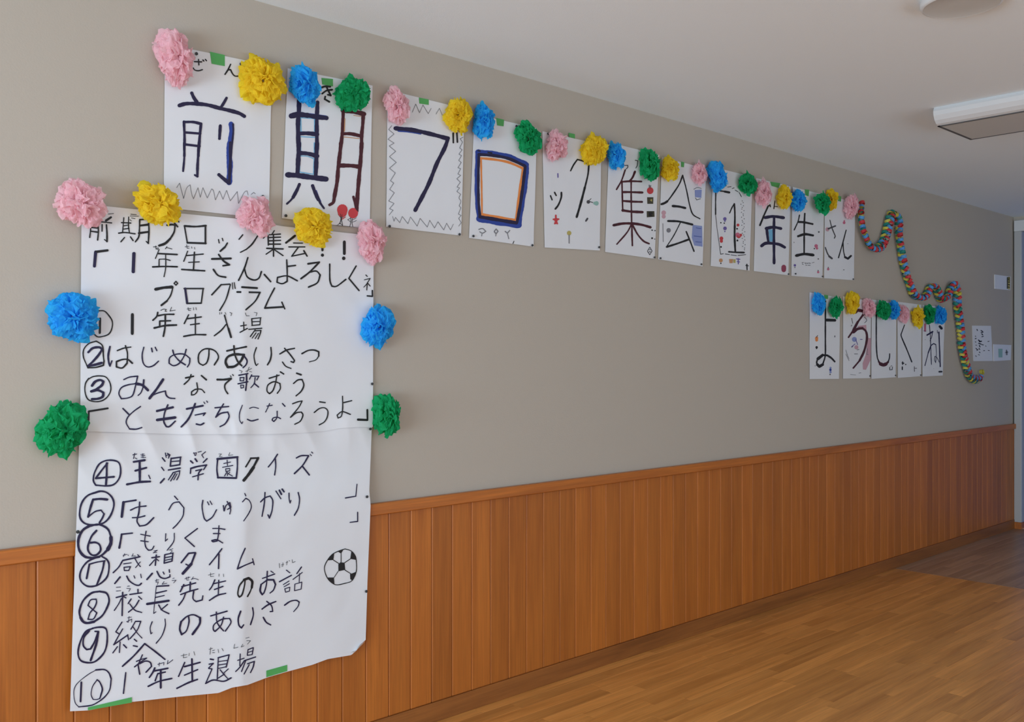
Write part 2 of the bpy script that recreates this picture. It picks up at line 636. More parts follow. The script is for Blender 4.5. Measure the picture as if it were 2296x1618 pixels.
s, o = title_sheet([(370, 99), (610, 147), (602.5, 490), (367, 465)], 'large sheet with a navy written character, first of the long title row', G1, 1,
                   ('A', [(705, 355), (885, 395), (885, 530), (725, 500)]), [(1072, 508, 'A'), (532, 384, 'A'), (1895, 925, 'B')])
ink(s, o, '''k 14 520,475 605,478; 12 568,448 572,515; 12 620,455 632,468; 12 650,448 664,464; 11 505,552 520,575 565,585 615,572;
14 955,508 925,570 888,628; 13 925,575 955,572 975,615 1005,648 1050,650; n 32 485,855 510,910 550,970; 26 905,915 875,970 840,1025;
36 335,1005 420,983 550,985 680,1000 830,1040 960,1070 1060,1100 1120,1135; 24 390,1200 398,1400 395,1618; 26 390,1205 500,1205 590,1225;
26 597,1225 580,1400 565,1618; 22 400,1330 590,1345; 24 400,1475 580,1497; 28 830,1250 825,1330 820,1405; b 46 960,1228 967,1320 952,1450 935,1620; n 18 985,1230 988,1320 975,1450 960,1620''', 'A')
ink(s, o, '''n 28 555,0 560,250 540,485; 36 810,0 800,200 788,400 785,575; 25 785,578 740,552; b 76 1345,0 1330,200 1342,400 1330,680; n 42 1350,0 1352,200 1348,400 1330,690;
48 1330,690 1240,620 1155,548''', 'B')
ink(s, o, '''g 7 430,770 480,690 550,955 600,780 660,720 690,880 720,960 795,770 835,935 880,770 955,945 1030,790 1060,820 1095,980 1165,825 1225,970 1285,815 1350,995 1470,835 1490,1040 1590,850 1640,825 1655,895; 7 1710,885 1750,850 1780,875''', 'B', 'drawing')

s, o = title_sheet([(645, 153), (835, 192), (828.5, 514), (632, 489)], 'large title sheet whose character is half navy, half maroon, above two red drawn trees', G1, 2,
                   ('C', [(815, 360), (1025, 380), (1025, 515), (830, 480)]), [(155, 1325, 'D')])
ink(s, o, '''k 28 820,535 880,515 975,520; 26 830,645 910,590 1010,575; 26 900,510 940,590 985,680; 22 985,680 930,665; 26 885,700 875,745 960,795;
n 62 410,740 405,1000 390,1200 400,1620; 56 745,805 735,1000 730,1200 735,1620; 78 270,1050 400,1025 560,1040; 66 560,1040 740,1070 905,1088; 58 400,1370 560,1365 740,1385;
b 14 430,1010 560,1005 900,1050; c 16 440,1100 445,1330; 16 690,1110 690,1345; 14 450,1335 690,1345; 14 440,1425 700,1440; 12 440,1085 700,1100;
m 50 1210,940 1205,1200 1190,1400 1165,1620; 62 1200,950 1400,975 1590,1015; 50 1575,1010 1565,1200 1545,1400 1545,1620; 48 1190,1375 1350,1375 1550,1420;
s 12 1240,1100 1232,1330; 10 1400,1040 1540,1060; 10 1220,1430 1500,1460''', 'C')
ink(s, o, '''n 64 405,0 400,200 390,400 380,560; 60 735,0 725,200 720,400 710,600; 60 410,185 560,195 740,240; 74 200,580 400,595 650,630 900,658;
46 415,755 370,860 300,990; 30 320,960 260,1040 190,1105; 50 655,780 700,900 760,1030; 30 760,1020 800,1100 860,1185;
b 18 560,195 700,205; 20 720,870 760,980 800,1060; c 16 440,0 440,150; 16 685,0 685,180; 14 440,240 560,245 680,290; 12 430,270 420,520; 12 680,300 670,560; 14 420,530 670,570;
m 54 1170,0 1150,200 1120,450 1100,700 1050,980; 44 1050,980 1030,1080 965,1125; 55 1545,0 1530,250 1500,600 1470,950 1455,1235; 58 1150,412 1350,415 1500,435; 36 1455,1240 1430,1120 1395,980''', 'D')
ink(s, o, '''r 160 1195,1215; 140 1195,1260; 150 1390,1275; k 8 1160,1290 1170,1380 1150,1470; 8 1190,1300 1180,1390 1200,1490; 6 1120,1300 1160,1350; 6 1260,1310 1190,1360; r 12 1250,1345 1190,1385;
k 7 1110,1490 1150,1455 1200,1500; 8 1350,1350 1350,1430 1330,1520; 8 1385,1350 1370,1440 1385,1520; 6 1290,1390 1340,1430; 6 1450,1360 1380,1400; 6 1450,1410 1380,1440; 6 1300,1390 1350,1360;
5 1080,1495 1500,1535''', 'D', 'drawing')

s, o = title_sheet([(869, 201), (1041, 244), (1034, 528), (865.6, 508)], 'large sheet with an angular navy stroke inside a pencilled zigzag border', G1, 3,
                   ('E', [(412, 178), (515, 198), (515, 255), (417, 240)]), [(100, 1513, 'E'), (825, 1597, 'E')])
ink(s, o, '''b 16 200,522 350,537 430,552; n 34 170,497 350,515 550,560 705,602; 32 715,600 680,700 600,860 520,1060 440,1220 375,1345; k 14 768,548 770,645; 14 806,545 812,640; b 10 700,650 640,770''', 'E')
ink(s, o, '''g 4.5 130,470 100,510 155,555 92,610 155,650 105,680 172,735 108,790 178,850 108,910 168,960 118,1040 152,1065 110,1130 158,1165 100,1250 155,1275 108,1330 145,1345 105,1395;
4.5 870,590 840,605 865,640 835,700 860,720 828,765 855,780 825,830 852,850 818,905 845,915 818,970 845,985 806,1020 842,1055 808,1105 835,1115 806,1150 845,1180 828,1220 848,1250 830,1300 848,1320 822,1385 850,1400 825,1430 852,1475 825,1510;
4 345,330 380,245 420,335 455,255 510,345 540,290; 4 590,350 625,290 655,360; 4 140,1410 155,1460 170,1420 215,1475 240,1410 300,1485 325,1415 395,1510 425,1430 500,1520 525,1450 575,1530 610,1465 670,1550 700,1480 740,1550 770,1490''', 'E', 'drawing')

s, o = title_sheet([(1064, 255), (1204, 288), (1196.5, 553), (1051.6, 533)], 'large sheet with a thick navy box lined in orange inside', G1, 4,
                   ('F', [(345, 210), (430, 230), (425, 300), (355, 290)]), [(93, 1472, 'F'), (722, 1570, 'F'), (552, 300, 'F')])
ink(s, o, '''b 46 150,575 300,592 480,627 660,705; 38 150,575 140,850 145,1100 165,1285; 54 165,1285 350,1318 585,1352; 44 668,710 655,900 615,1150 585,1345;
n 26 160,600 320,612 480,645 650,722; 22 160,600 155,850 158,1100 172,1260; 30 172,1265 350,1295 560,1330; 26 655,730 635,900 600,1150 568,1320; k 10 150,560 300,585; 
o 20 180,640 330,655 480,685 630,748; 14 184,650 190,950 194,1220; 18 632,748 600,950 556,1290; 20 190,1238 350,1265 545,1300''', 'F')
ink(s, o, '''g 8 160,1400 200,1390 235,1420 200,1440 170,1425; 6 195,1440 190,1470; 8 325,1420 345,1395 365,1420 345,1445 325,1425; 6 345,1445 340,1470; 8 440,1420 465,1440 490,1410; 6 465,1440 480,1500; k 6 525,1550 535,1525''', 'F', 'drawing')

s, o = title_sheet([(1216, 294), (1348, 324), (1344.8, 561.5), (1221, 554.5)], 'sheet with thin black hooked strokes and a small red star drawn on it', G1, 5,
                   ('G', [(418, 98), (498, 115), (498, 172), (425, 150)]), [(152, 112, 'G'), (790, 1530, 'G')])
ink(s, o, '''k 13 192,885 212,936; 14 243,843 263,882; 17 328,845 325,910 290,1000 252,1050; 14 444,572 480,500 528,432; 15 528,432 600,450 640,462; 20 630,462 678,490; 16 672,490 660,620 620,790; 22 622,780 570,980 520,1150''', 'G')
ink(s, o, '''r 40 260,1185; 16 258,1130 260,1230; 16 228,1180 294,1178; 14 245,1235 262,1190 278,1235; y 46 425,1352; g 10 425,1375 425,1478; f 36 665,962; 8 690,960 720,970; 6 680,940 700,920; e 44 768,980; 30 745,978; f 16 635,1200 655,1170; u 10 284,608 286,655''', 'G', 'drawing')

s, o = title_sheet([(1366, 319), (1478, 347), (1467.7, 580), (1356.5, 564.5)], 'sheet with a brown-maroon many-barred character and a small red apple drawn beside it', G1, 6, None, [(625, 1440, 'H')])
ink(s, o, '''m 14 280,382 235,510 175,618; 20 398,402 370,470 332,520; 18 238,525 350,518 475,522; 20 250,650 350,650 488,655; 20 262,757 370,765 483,768; 24 248,870 350,885 488,892; 15 240,515 245,700 250,880;
14 352,520 352,700 355,880 358,1035; 24 140,1050 250,1030 370,1030 480,1045 585,1075; 14 355,1040 300,1140 180,1278; 16 360,1040 362,1150 367,1295; 16 370,1050 430,1160 500,1240 568,1273; k 12 390,655 488,656; 12 400,768 480,770; 14 150,1050 170,1046''', 'H')
ink(s, o, '''r 66 582,632; f 7 570,565 575,600; 7 588,570 585,605; d; FILL 545,712 620,712 618,792 548,792; y; FILL 560,735 605,735 603,765 562,765; d; FILL 540,880 632,880 635,948 542,955; k; FILL 562,892 612,892 615,940 564,942;
f 7 275,328 310,326 312,350 290,372; 8 402,265 430,270 425,330 408,358; k 14 605,1110; 12 640,1115; 18 605,1207; 10 637,1218; f 6 577,1315 548,1365 577,1408 605,1360 577,1315; 5 565,1345 590,1345; 6 560,1378 578,1368 595,1380''', 'H', 'drawing')

s, o = title_sheet([(1484, 352), (1583, 378), (1575.3, 597), (1476, 581)], 'sheet with a thin black roof-shaped character and a pale blue patch at its right edge', G1, 7,
                   ('H', [(955, 280), (995, 290), (990, 350), (955, 345)]), [(697, 1450, 'H'), (1192, 1523, 'H')])
ink(s, o, '''k 13 975,447 930,560 830,710 780,770; 20 790,760 755,783 718,796; 11 975,447 1020,620 1060,810 1100,920 1183,972; 22 855,818 930,825 1005,842; 19 798,999 930,1005 1092,1042; 9 950,1012 870,1170 780,1310; 18 782,1312 900,1275 1048,1222; 13 1018,1127 1060,1230 1112,1365''', 'H')
ink(s, o, '''v; FILL 1095,1045 1210,1060 1215,1310 1115,1295 1085,1200; b 5 1120,1080 1195,1090; 5 1110,1180 1200,1190; 5 1130,1250 1200,1255; v; FILL 1120,625 1205,620 1200,720 1125,710; f 5 1110,615 1150,595 1200,605; 5 1130,720 1145,745 1190,730; l 46 745,900; 40 745,945; g 44 805,1112; 6 735,1030 740,1250''', 'H', 'drawing')

s, o = title_sheet([(1598, 374), (1687, 396), (1680.7, 606.5), (1593.4, 596)], 'sheet with an opening bracket and a numeral 1 inside a dotted border', G1, 8)
ink(s, o, '''k 12 203,440 200,600 200,755; 14 262,450 320,457; 20 315,458 378,470; 11 382,736 410,670 440,617; 16 442,617 450,750 448,900; 19 448,900 446,1050 455,1228; 17 372,1238 460,1245 568,1248''', 'I')
dots = ';'.join('9 %d,%d' % (545 + 18 * math.sin(i * 2.4) + i * .8, 580 + i * 21) for i in range(31))
ink(s, o, 'f 5 200,760 215,900 235,1050 255,1200 265,1270; 7 265,1270 300,1262; 7 325,1266 380,1275; 7 400,1278 470,1288; 7 490,1285 590,1275; f;' + dots +
    ''';7 300,405 340,380; 7 355,400 400,395; 7 415,420 440,410; 7 455,440 490,460; 7 505,470 535,525; u 36 320,812; 16 320,840; 38 322,935; 14 320,975; k 14 268,862; 14 312,868;
r 40 275,1065; 34 275,1100; k 12 272,1172; 18 478,940; 20 482,1092; r 30 490,892; p 50 485,1020; r 44 500,1035; 30 525,1022; k 18 270,1175; s 40 268,1350; k 14 268,1388; s; FILL 375,1332 425,1332 420,1385 380,1385; y; FILL 428,1335 458,1335 458,1382 430,1382; u 10 470,1330 515,1335; 10 492,1325 495,1395; 8 478,1365 512,1370; k 12 605,1400 608,1470; 8 590,1415 625,1420''', 'I', 'drawing')

s, o = title_sheet([(1695, 399), (1772, 418), (1768, 617), (1690.5, 607.5)], 'sheet with a bold navy character and a wine-coloured oval in its lower corner', G1, 9,
                   ('I', [(905, 330), (1040, 350), (1015, 410), (925, 385)]), [(1135, 1528, 'I')])
ink(s, o, '''k 16 882,645 825,770; 18 825,770 775,895; 12 880,650 905,630 910,655; 10 968,580 955,680; 9 958,650 1000,655; n 30 840,795 950,780 1080,797; 30 855,935 950,920 1045,937; 26 862,935 872,1030 885,1118; 30 795,1162 850,1128 960,1130; 28 960,1130 1030,1145 1095,1180; 27 958,790 955,1000 958,1385; c; FILL 885,950 940,950 942,1108 898,1105''', 'I')
ink(s, o, 'q 50 1083,1438; 52 1083,1455; 48 1083,1472', 'I', 'drawing')

s, o = title_sheet([(1777, 419), (1848, 436.5), (1844, 623), (1774, 618)], 'sheet with a grey-black three-barred character and a tiny pink heart beside it', G1, 10,
                   ('J', [(365, 165), (435, 170), (425, 270), (375, 250)]), [(218, 1440, 'J'), (625, 1480, 'J')])
ink(s, o, '''k 13 288,552 265,650 208,778; 24 272,657 360,662 485,688; 19 368,530 360,700 358,1130; 28 268,872 370,842 490,860; 32 240,1165 360,1142 495,1157''', 'J')
ink(s, o, '''p 44 540,1020; 30 552,1055; k 16 513,1060; f 20 580,808; u 30 218,1312; f 12 218,1345; p 28 570,1415; f 12 570,1390; f 16 572,1215; g 12 205,965; 
f 6 325,1272 350,1268; 6 330,1290 345,1300; 6 370,1272 380,1290; 7 390,1280 415,1282; 6 425,1278 455,1282; 6 380,1310 400,1310; 6 415,1312 450,1310; g 6 480,1275 510,1265''', 'J', 'drawing')

s, o = title_sheet([(1849.5, 437), (1917, 453), (1914.6, 628), (1848, 623.5)], 'last sheet of the long title row, two thin characters, next to the paper chain', G1, 11,
                   ('J', [(865, 260), (920, 270), (915, 350), (870, 340)]), [(1090, 1522, 'J')])
ink(s, o, '''f 11 748,630 780,750 830,870; 12 830,870 815,902; 18 722,760 830,717; 13 678,1042 710,1130 740,1180; 22 735,1175 778,1208; k 13 993,780 940,980 877,1198; 12 945,960 955,1100 975,1185; 24 975,1188 1020,1212 1065,1170''', 'J')
ink(s, o, '''p 34 962,668; 18 965,640; l 50 710,768; p 30 722,1370; f 8 722,1340 725,1360; f 12 958,1380; g 10 1018,985''', 'J', 'drawing')

s, o = title_sheet([(1815, 655), (1883.5, 667), (1881, 849), (1815.6, 849.5)], 'sheet with a looped black character and an orange dot, first of the short lower row', G2, 12,
                   ('K', [(320, 205), (385, 215), (380, 270), (330, 265)]))
ink(s, o, '''k 17 345,300 342,600 342,900 340,1120 305,1250; 34 300,1262 250,1290 222,1262; 20 225,1270 210,1230 225,1180; 34 228,1175 300,1118; 24 300,1118 370,1122; 22 370,1122 430,1160 482,1215; 34 360,588 485,592''', 'K')
ink(s, o, '''o 40 210,862; 36 210,890; f 7 205,850 225,820; k 30 210,1000; 14 210,1020; v 26 420,1310; b 30 418,1340; v 28 420,1375; k 14 413,1410; f 8 485,825 485,845; g 12 188,1280''', 'K', 'drawing')
s, o = title_sheet([(1890.5, 664), (1953.5, 675), (1950.5, 847.5), (1890, 848.5)], 'sheet with a thick maroon character over faint pink and violet doodles', G2, 13, None, [(1005, 1432, 'K')])
ink(s, o, '''m 40 795,468 830,440 905,452; 24 918,470 920,495 830,620; 30 830,620 765,745; 20 765,745 692,848; 34 765,770 830,722 900,712; 26 900,712 955,760 970,870 930,1050 860,1200; 20 860,1200 765,1312; l; FILL 985,860 1030,860 1025,1190 955,1340 910,1335 905,1240 950,1120''', 'K')
ink(s, o, '''l; FILL 820,680 960,660 965,760 900,720; v 60 780,880; u 8 740,990 790,950; 8 800,880 830,960; 8 870,880 900,880; l 50 810,1000; f 6 780,1100 830,1100; 6 740,1000 760,985; f 6 740,560 755,640; 6 730,680 745,665; 6 930,545 960,570 965,600 935,630; 6 820,1040 850,1030; g 5 650,1040 680,1130 700,1170; 5 650,1100 700,1200; g 5 720,1410 800,1418; 6 850,1390 880,1385; g 5 980,1020 970,1110 990,1110''', 'K', 'drawing')
s, o = title_sheet([(1954.5, 671), (2010.5, 679), (2008, 845.5), (1953.5, 849)], 'sheet with one tall hook stroke that turns maroon at the bottom', G2, 14, None, [(490, 1480, 'L')])
ink(s, o, '''k 16 185,420 183,700 185,1000 200,1180 225,1250; m 26 225,1255 255,1290; 42 250,1290 300,1308 345,1292; 26 345,1290 378,1258; k 15 380,1255 400,1190 403,1125''', 'L')
ink(s, o, 'f 8 405,1345 405,1390 445,1385 450,1340; 6 420,1330 440,1320', 'L', 'drawing')
s, o = title_sheet([(2012, 676), (2066, 683), (2065, 843), (2013, 847)], 'lower-row sheet with one thin angular stroke pointing left', G2, 15, None, [(905, 1475, 'L')])
ink(s, o, 'k 13 648,650 592,800; 15 592,800 600,850 690,1060 768,1258', 'L')
ink(s, o, 'k 12 618,1255 618,1300; 16 610,1275 635,1280; 14 612,1340 612,1385; f 18 668,1300; f 7 810,1335 812,1415; 7 812,1365 850,1362', 'L', 'drawing')
s, o = title_sheet([(2068.5, 683), (2119, 689), (2113.5, 841.5), (2068, 844)], 'last sheet of the short lower row, with thin violet strokes and a black dot', G2, 16)
ink(s, o, '''n 9 1060,650 1075,850 1085,1100 1092,1300; 20 1022,815 1112,760; 9 1110,770 1095,850 1070,910; 14 1082,995 1040,1110; 10 1040,1110 985,1320; 12 1082,990 1130,955 1165,975; 7 1165,975 1175,1100 1170,1200 1160,1270; 7 1150,1165 1145,1230 1165,1270; 8 1150,1165 1185,1190 1220,1260; 15 1215,765 1225,1000 1238,1335; 8 1190,740 1190,778 1220,775; k 34 1232,675 1258,705; 20 1220,1420 1262,1418''', 'L')
ink(s, o, 'p 26 988,640 988,745; f 6 965,745 1005,752; g 8 990,890; 6 1130,1370', 'L', 'drawing')


# ================================================================ PROGRAMME POSTER (two joined sheets)
def lerp_poly(P, t):
    L = [0]
    for i in range(1, len(P)): L.append(L[-1] + (Vector(P[i]) - Vector(P[i - 1])).length)
    d = t * L[-1]
    for i in range(1, len(P)):
        if d <= L[i] or i == len(P) - 1:
            k = (d - L[i - 1]) / (L[i] - L[i - 1])
            return Vector(P[i - 1]).lerp(Vector(P[i]), k)


def x_on(P, y):
    for i in range(1, len(P)):
        if y <= P[i][1] or i == len(P) - 1:
            k = (y - P[i - 1][1]) / (P[i][1] - P[i - 1][1])
            return P[i - 1][0] + (P[i][0] - P[i - 1][0]) * k


def sst(a, b, x):
    t = max(0, min(1, (x - a) / (b - a)))
    return t * t * (3 - 2 * t)


XC = at(541, 1000).x


def lower_off(x, z):
    o = .008 + .030 * (1 - sst(RAIL - .02, RAIL + .28, z))
    dx = x - XC - .02 * (z - .9)
    crease = 1 / math.sqrt(1 + (dx / (.030 if dx > 0 else .06)) ** 2)
    o += .013 * crease * sst(1.6, .9, z) if z < 1.6 else 0
    band = math.exp(-((z - 1.26) / .09) ** 2)
    n1 = 1 - abs(noise.noise(Vector((x * 7 + z * 3, z * 3.2, 2.2)))) * 2
    o += .0075 * n1 * band + .0055 * noise.noise(Vector((x * 3.2 + z * 1.5, z * 2.2, 8))) + .0016 * noise.noise(Vector((x * 10 - z * 4, z * 7, 4)))
    return max(o, .004) if z > RAIL + .02 else max(o, .0335)


def upper_off(x, z):
    o = .0035 + lower_off(x, z) * sst(1.42, 1.30, z) + .006 * (1 - sst(1.42, 1.30, z))
    dx = x - XC
    crease = 1 / math.sqrt(1 + (dx / (.024 if dx > 0 else .03)) ** 2)
    o += .008 * crease
    o += .0035 * noise.noise(Vector((x * 3.5 - z * 2, z * 2.6, 1))) + .0012 * noise.noise(Vector((x * 11 + z * 6, z * 6, 3)))
    return max(o, .004)


pc = at(500, 1560, 0)
poster = empty('programme_poster', (pc.x, 0, pc.z - .02))
tag(poster, 'tall white handwritten poster with ten circled numbers and a drawn football', 'poster')


def draped(name, left, right, top, bottom, offf, nx, ny):
    V, F = [], []
    for j in range(ny + 1):
        for i in range(nx + 1):
            T, B = lerp_poly(top, i / nx), lerp_poly(bottom, i / nx)
            t = j / ny
            y = T.y + (B.y - T.y) * t
            x = (T.x + (B.x - T.x) * t)
            # follow the side edges
            el = x_on(left, y) - (lerp_poly(top, 0).x + (lerp_poly(bottom, 0).x - lerp_poly(top, 0).x) * t)
            er = x_on(right, y) - (lerp_poly(top, 1).x + (lerp_poly(bottom, 1).x - lerp_poly(top, 1).x) * t)
            if 0 < j < ny: x += el * (1 - i / nx) + er * (i / nx)
            p = at(x, y, .02)
            V.append(at(x, y, offf(p.x, p.z)))
    for j in range(ny):
        for i in range(nx):
            a = j * (nx + 1) + i
            F.append((a, a + nx + 1, a + nx + 2, a + 1))
    return mesh(name, V, F, M['paper'], poster, smooth=True)


draped('lower_sheet', [(179, 945), (172, 1150), (163, 1400), (157, 1594)],
       [(834, 945), (832, 1000), (828, 1100), (831, 1132), (824, 1300), (820, 1434)],
       [(179, 945), (834, 945)],
       [(157, 1594), (198, 1592), (296, 1573), (395, 1562), (490, 1553), (520, 1541), (555, 1535), (600, 1518), (645, 1505), (700, 1490), (735, 1477), (788, 1468), (796, 1460), (806, 1446), (820, 1434)],
       lower_off, 170, 150)
draped('upper_sheet', [(183, 457), (181, 700), (180, 966)], [(838, 529), (837, 700), (836, 957)],
       [(183, 457), (237, 462), (299, 468.5), (530, 490), (634, 507), (797, 524), (838, 529)],
       [(180, 966), (400, 973), (600, 973), (681, 970), (729, 966), (767, 959), (806, 957), (836, 957)], upper_off, 150, 100)
# turned-up corner
cp = [at(795, 1462, .036), at(819, 1437, .036), at(806, 1446, .047), at(799, 1458, .047), at(785, 1462, .040)]
mesh('turned_corner', cp, [(0, 1, 2, 3), (0, 3, 4)], M['paper'], poster)
quadpx('tape', [(320, 1395), (990, 1240), (990, 1322), (320, 1440)], 'W', lower_off, M['tape'], poster, .0022)
quadpx('tape', [(820, 850), (1065, 782), (1065, 855), (820, 928)], 'X', lower_off, M['tape'], poster, .0016)
pins(poster, upper_off, [(1840, 575, 'R'), (1817, 1102, 'R')])
pins(poster, lower_off, [(2060, 863, 'T'), (2062, 945, 'V'), (150, 205, 'U')])


def row(crop, off, txt, name='lettering'):
    ink(poster, off, txt, crop, name, .0017)


U_, L_ = upper_off, lower_off
# 前期ブロック集会!!
row('M', U_, '''k 26 1065,705 1140,655; 15 900,730 1000,725 1150,740; 16 835,760 830,860 818,960; 16 835,760 940,745; 18 940,745 950,860 938,998; 18 840,808 935,818; 18 830,865 940,880; 15 1007,765 1005,865;
20 1072,770 1080,900 1080,1022; 11 1080,1025 1040,990; 9 1060,585 1095,575; 7 1100,605 1180,598; 13 1335,660 1325,780 1315,890; 13 1408,650 1405,780 1420,890; 16 1300,735 1440,742; 12 1330,785 1410,770; 12 1325,835 1415,822;
16 1255,895 1350,885 1505,905; 15 1345,960 1290,1025; 15 1435,950 1475,1008; 18 1575,690 1570,850 1560,950 1510,1025; 18 1575,690 1700,685; 19 1705,685 1715,850 1705,1050; 14 1705,1050 1675,1020; 25 1580,780 1705,765;
25 1562,895 1705,875; 8 1440,608 1525,615; 7 1430,635 1555,640; 7 1450,665 1505,675; 7 1425,690 1450,710; 22 1990,775 2060,765 2115,775; 20 2110,780 2095,880 2030,990; 28 2035,980 1960,1050 1870,1083; 18 2097,737 2150,798; 18 2132,688 2168,725''')
row('N', U_, '''k 16 65,365 180,372 295,362; 11 65,365 95,540; 14 290,360 290,555; 15 95,545 295,552; 9 430,510 438,548; 9 470,497 478,525; 12 525,548 500,590; 16 500,590 450,635; 11 690,460 650,508; 13 850,472 790,560 730,615; 10 730,615 665,648;
14 945,455 912,493; 9 1030,415 1000,460; 12 962,470 965,570; 11 975,460 1095,452; 11 975,490 1095,485; 12 970,525 1095,520; 12 965,560 1095,560; 12 1020,455 1020,690; 13 948,605 1122,612; 10 1010,620 940,668; 11 1030,620 1122,683;
18 1155,545 1200,510 1250,470; 10 1235,548 1330,550; 12 1185,590 1355,590; 11 1285,595 1215,690; 11 1215,690 1355,660; 13 1345,630 1380,688; 20 1545,570 1545,625; 28 1545,678; 23 1780,535 1780,662; 31 1773,712''')
# 「1年生さん、よろしくネ」
row('O', U_, '''n 36 907,165 888,380; k 28 905,165 1085,142; n 42 1485,192 1475,462; k 12 1865,130 1810,265; 19 1850,190 2138,205; 13 1965,205 1965,400 1940,540; 12 1870,275 1960,275 2035,295; 14 1865,280 1865,385;
19 1768,392 1950,385 2140,390; 8 1780,90 1830,85; 8 1815,75 1820,125; 7 1825,110 1855,105 1845,130 1825,120; 8 1960,120 1985,85; 8 1985,100 2060,122''')
row('P', U_, '''k 9 95,105 55,210; 11 85,150 255,135; 11 165,115 155,300; 9 105,220 215,215; 14 35,293 150,300 270,307; f 5 70,60 110,55; 5 85,40 90,75 110,75; 4.5 135,60 140,75; 4.5 165,65 170,85; k 16 345,185 540,180; 15 415,140 465,205 525,245; 14 525,245 460,255;
14 360,293 410,355 487,373; 13 715,172 680,280 620,405; 13 680,285 710,370 780,402 830,380 855,315; 14 885,345 950,418; 12 1115,195 1120,300 1120,415; 12 1120,415 1070,440 1015,425 1020,375 1120,360 1225,410; 13 1120,262 1205,252;
15 1335,235 1450,218; 14 1450,220 1350,320 1262,388; 13 1350,320 1420,310 1460,350 1430,430 1340,475; 12 1558,238 1560,400 1580,465 1630,465 1725,395; 12 1830,258 1755,385; 12 1755,385 1860,510; 8 1930,350 1945,365; 7 1915,400 1975,385; 7 1975,385 1940,440 1910,475; 8 1945,430 1940,505; 7 1950,435 1975,465; 12 1997,510 1998,570; 12 1998,570 1945,565''')
# プログラム
row('O', U_, 'k 34 1812,730 1940,705 2062,695; 16 2075,700 2040,820 1980,910; 24 1985,905 1900,972; 15 2120,610 2092,640 2120,668 2146,640 2120,610')
row('P', U_, '''k 14 60,490 258,490; n 19 70,490 90,640; k 11 255,490 235,640; 13 90,642 235,640; 14 440,450 345,553; 12 440,450 530,445; 11 535,450 490,600 425,715; 7 555,430 560,495; 8 575,428 585,490; 16 655,475 810,485; 15 605,525 840,530; 12 840,530 790,620 695,708; 12 990,485 930,600 890,690; 15 890,690 1085,678; 12 1065,630 1095,698''')
# (1) 1年生入場
row('O', U_, '''k 15 950,1055 1040,1060 1110,1130 1160,1220 1150,1330 1100,1410 1000,1445 930,1445 870,1390; 24 975,1170 970,1390; 33 1462,1110 1460,1400; 20 1845,1080 1830,1140 1772,1198; 19 1850,1130 1960,1110 2090,1108; 20 1960,1120 1955,1300 1930,1440; 18 1875,1210 2038,1205; 18 1875,1215 1875,1300; 23 1792,1315 1950,1280 2125,1270;
7 1890,1050 1930,1030 1975,1035 1955,1060 1980,1065; 7 2055,1000 2030,1060 2110,1045''')
row('P', U_, '''k 11 105,760 60,850; 12 90,800 235,782; 10 175,755 175,965; 11 125,862 215,850; 13 55,982 160,965 282,965; f 5 90,700 130,695; 5 100,685 105,715 125,715; 4.5 155,685 158,710; 4.5 180,685 185,708; k 12 475,765 510,890 540,990; 17 515,900 542,990; 11 490,860 440,920 370,975; 9 640,875 700,865; 9 672,835 675,920; 10 635,940 710,900;
9 755,800 850,790; 10 755,800 760,870; 9 845,792 840,860; 8 760,832 840,828; 9 755,870 840,862; 10 725,910 858,898; 9 790,915 740,985; 10 790,925 850,920; 10 850,920 840,960 820,1008; 8 800,945 760,1000; 8 825,950 790,1005; f 4.5 425,735 425,755; 4.5 445,735 445,750; 4.5 480,735 490,755; 4.5 530,735 550,745 540,770; 4.5 690,740 700,770 730,770; 4.5 780,735 810,740 800,770''')
# (2) はじめのあいさつ
row('Q', U_, '''k 12 740,80 650,110 590,180 585,270 620,360 640,405; 15 640,405 740,400 830,375 838,320; 14 838,330 830,260 820,140 770,95 740,80; n 22 645,215 700,165 780,155 815,180 770,250 700,330 640,385; 24 640,385 720,370 808,346; n 19 910,148 890,250 895,330 910,382; 12 910,385 935,320; k 13 1000,195 1080,165 1165,152; 14 1100,135 1125,230 1120,350; 16 1120,350 1060,408 990,395 990,330 1060,305 1130,305 1185,350;
n 13 1325,155 1305,250 1320,350 1370,395 1440,380 1505,325; 13 1420,165 1430,210; 13 1465,155 1485,195; 14 1680,190 1700,250 1760,320 1835,370; 13 1845,180 1820,260 1760,350 1690,380 1635,350 1645,280 1720,240 1820,240 1890,290 1885,350 1860,395; k 14 2125,180 2120,270 2095,345 2050,375 2000,340 2000,240 2060,180 2140,175 2210,210 2240,280 2190,370''')
row('R', U_, '''k 16 150,190 260,165 378,141; 15 232,130 240,220 275,310 325,365; 22 350,235 310,310 240,370 160,380 135,320 160,260 240,230 340,235; n 14 340,235 385,300 375,350 340,385; k 11 495,150 468,240 480,330 495,360; 8 495,360 515,340; 14 665,150 670,230 655,300 625,352; 14 770,225 850,180 940,160; 13 825,160 880,220 940,300; 13 940,305 930,325 900,315; 11 800,320 840,370 900,395; 14 1028,222 1100,185 1170,180 1225,200 1225,250; 9 1225,250 1190,295 1115,318''')
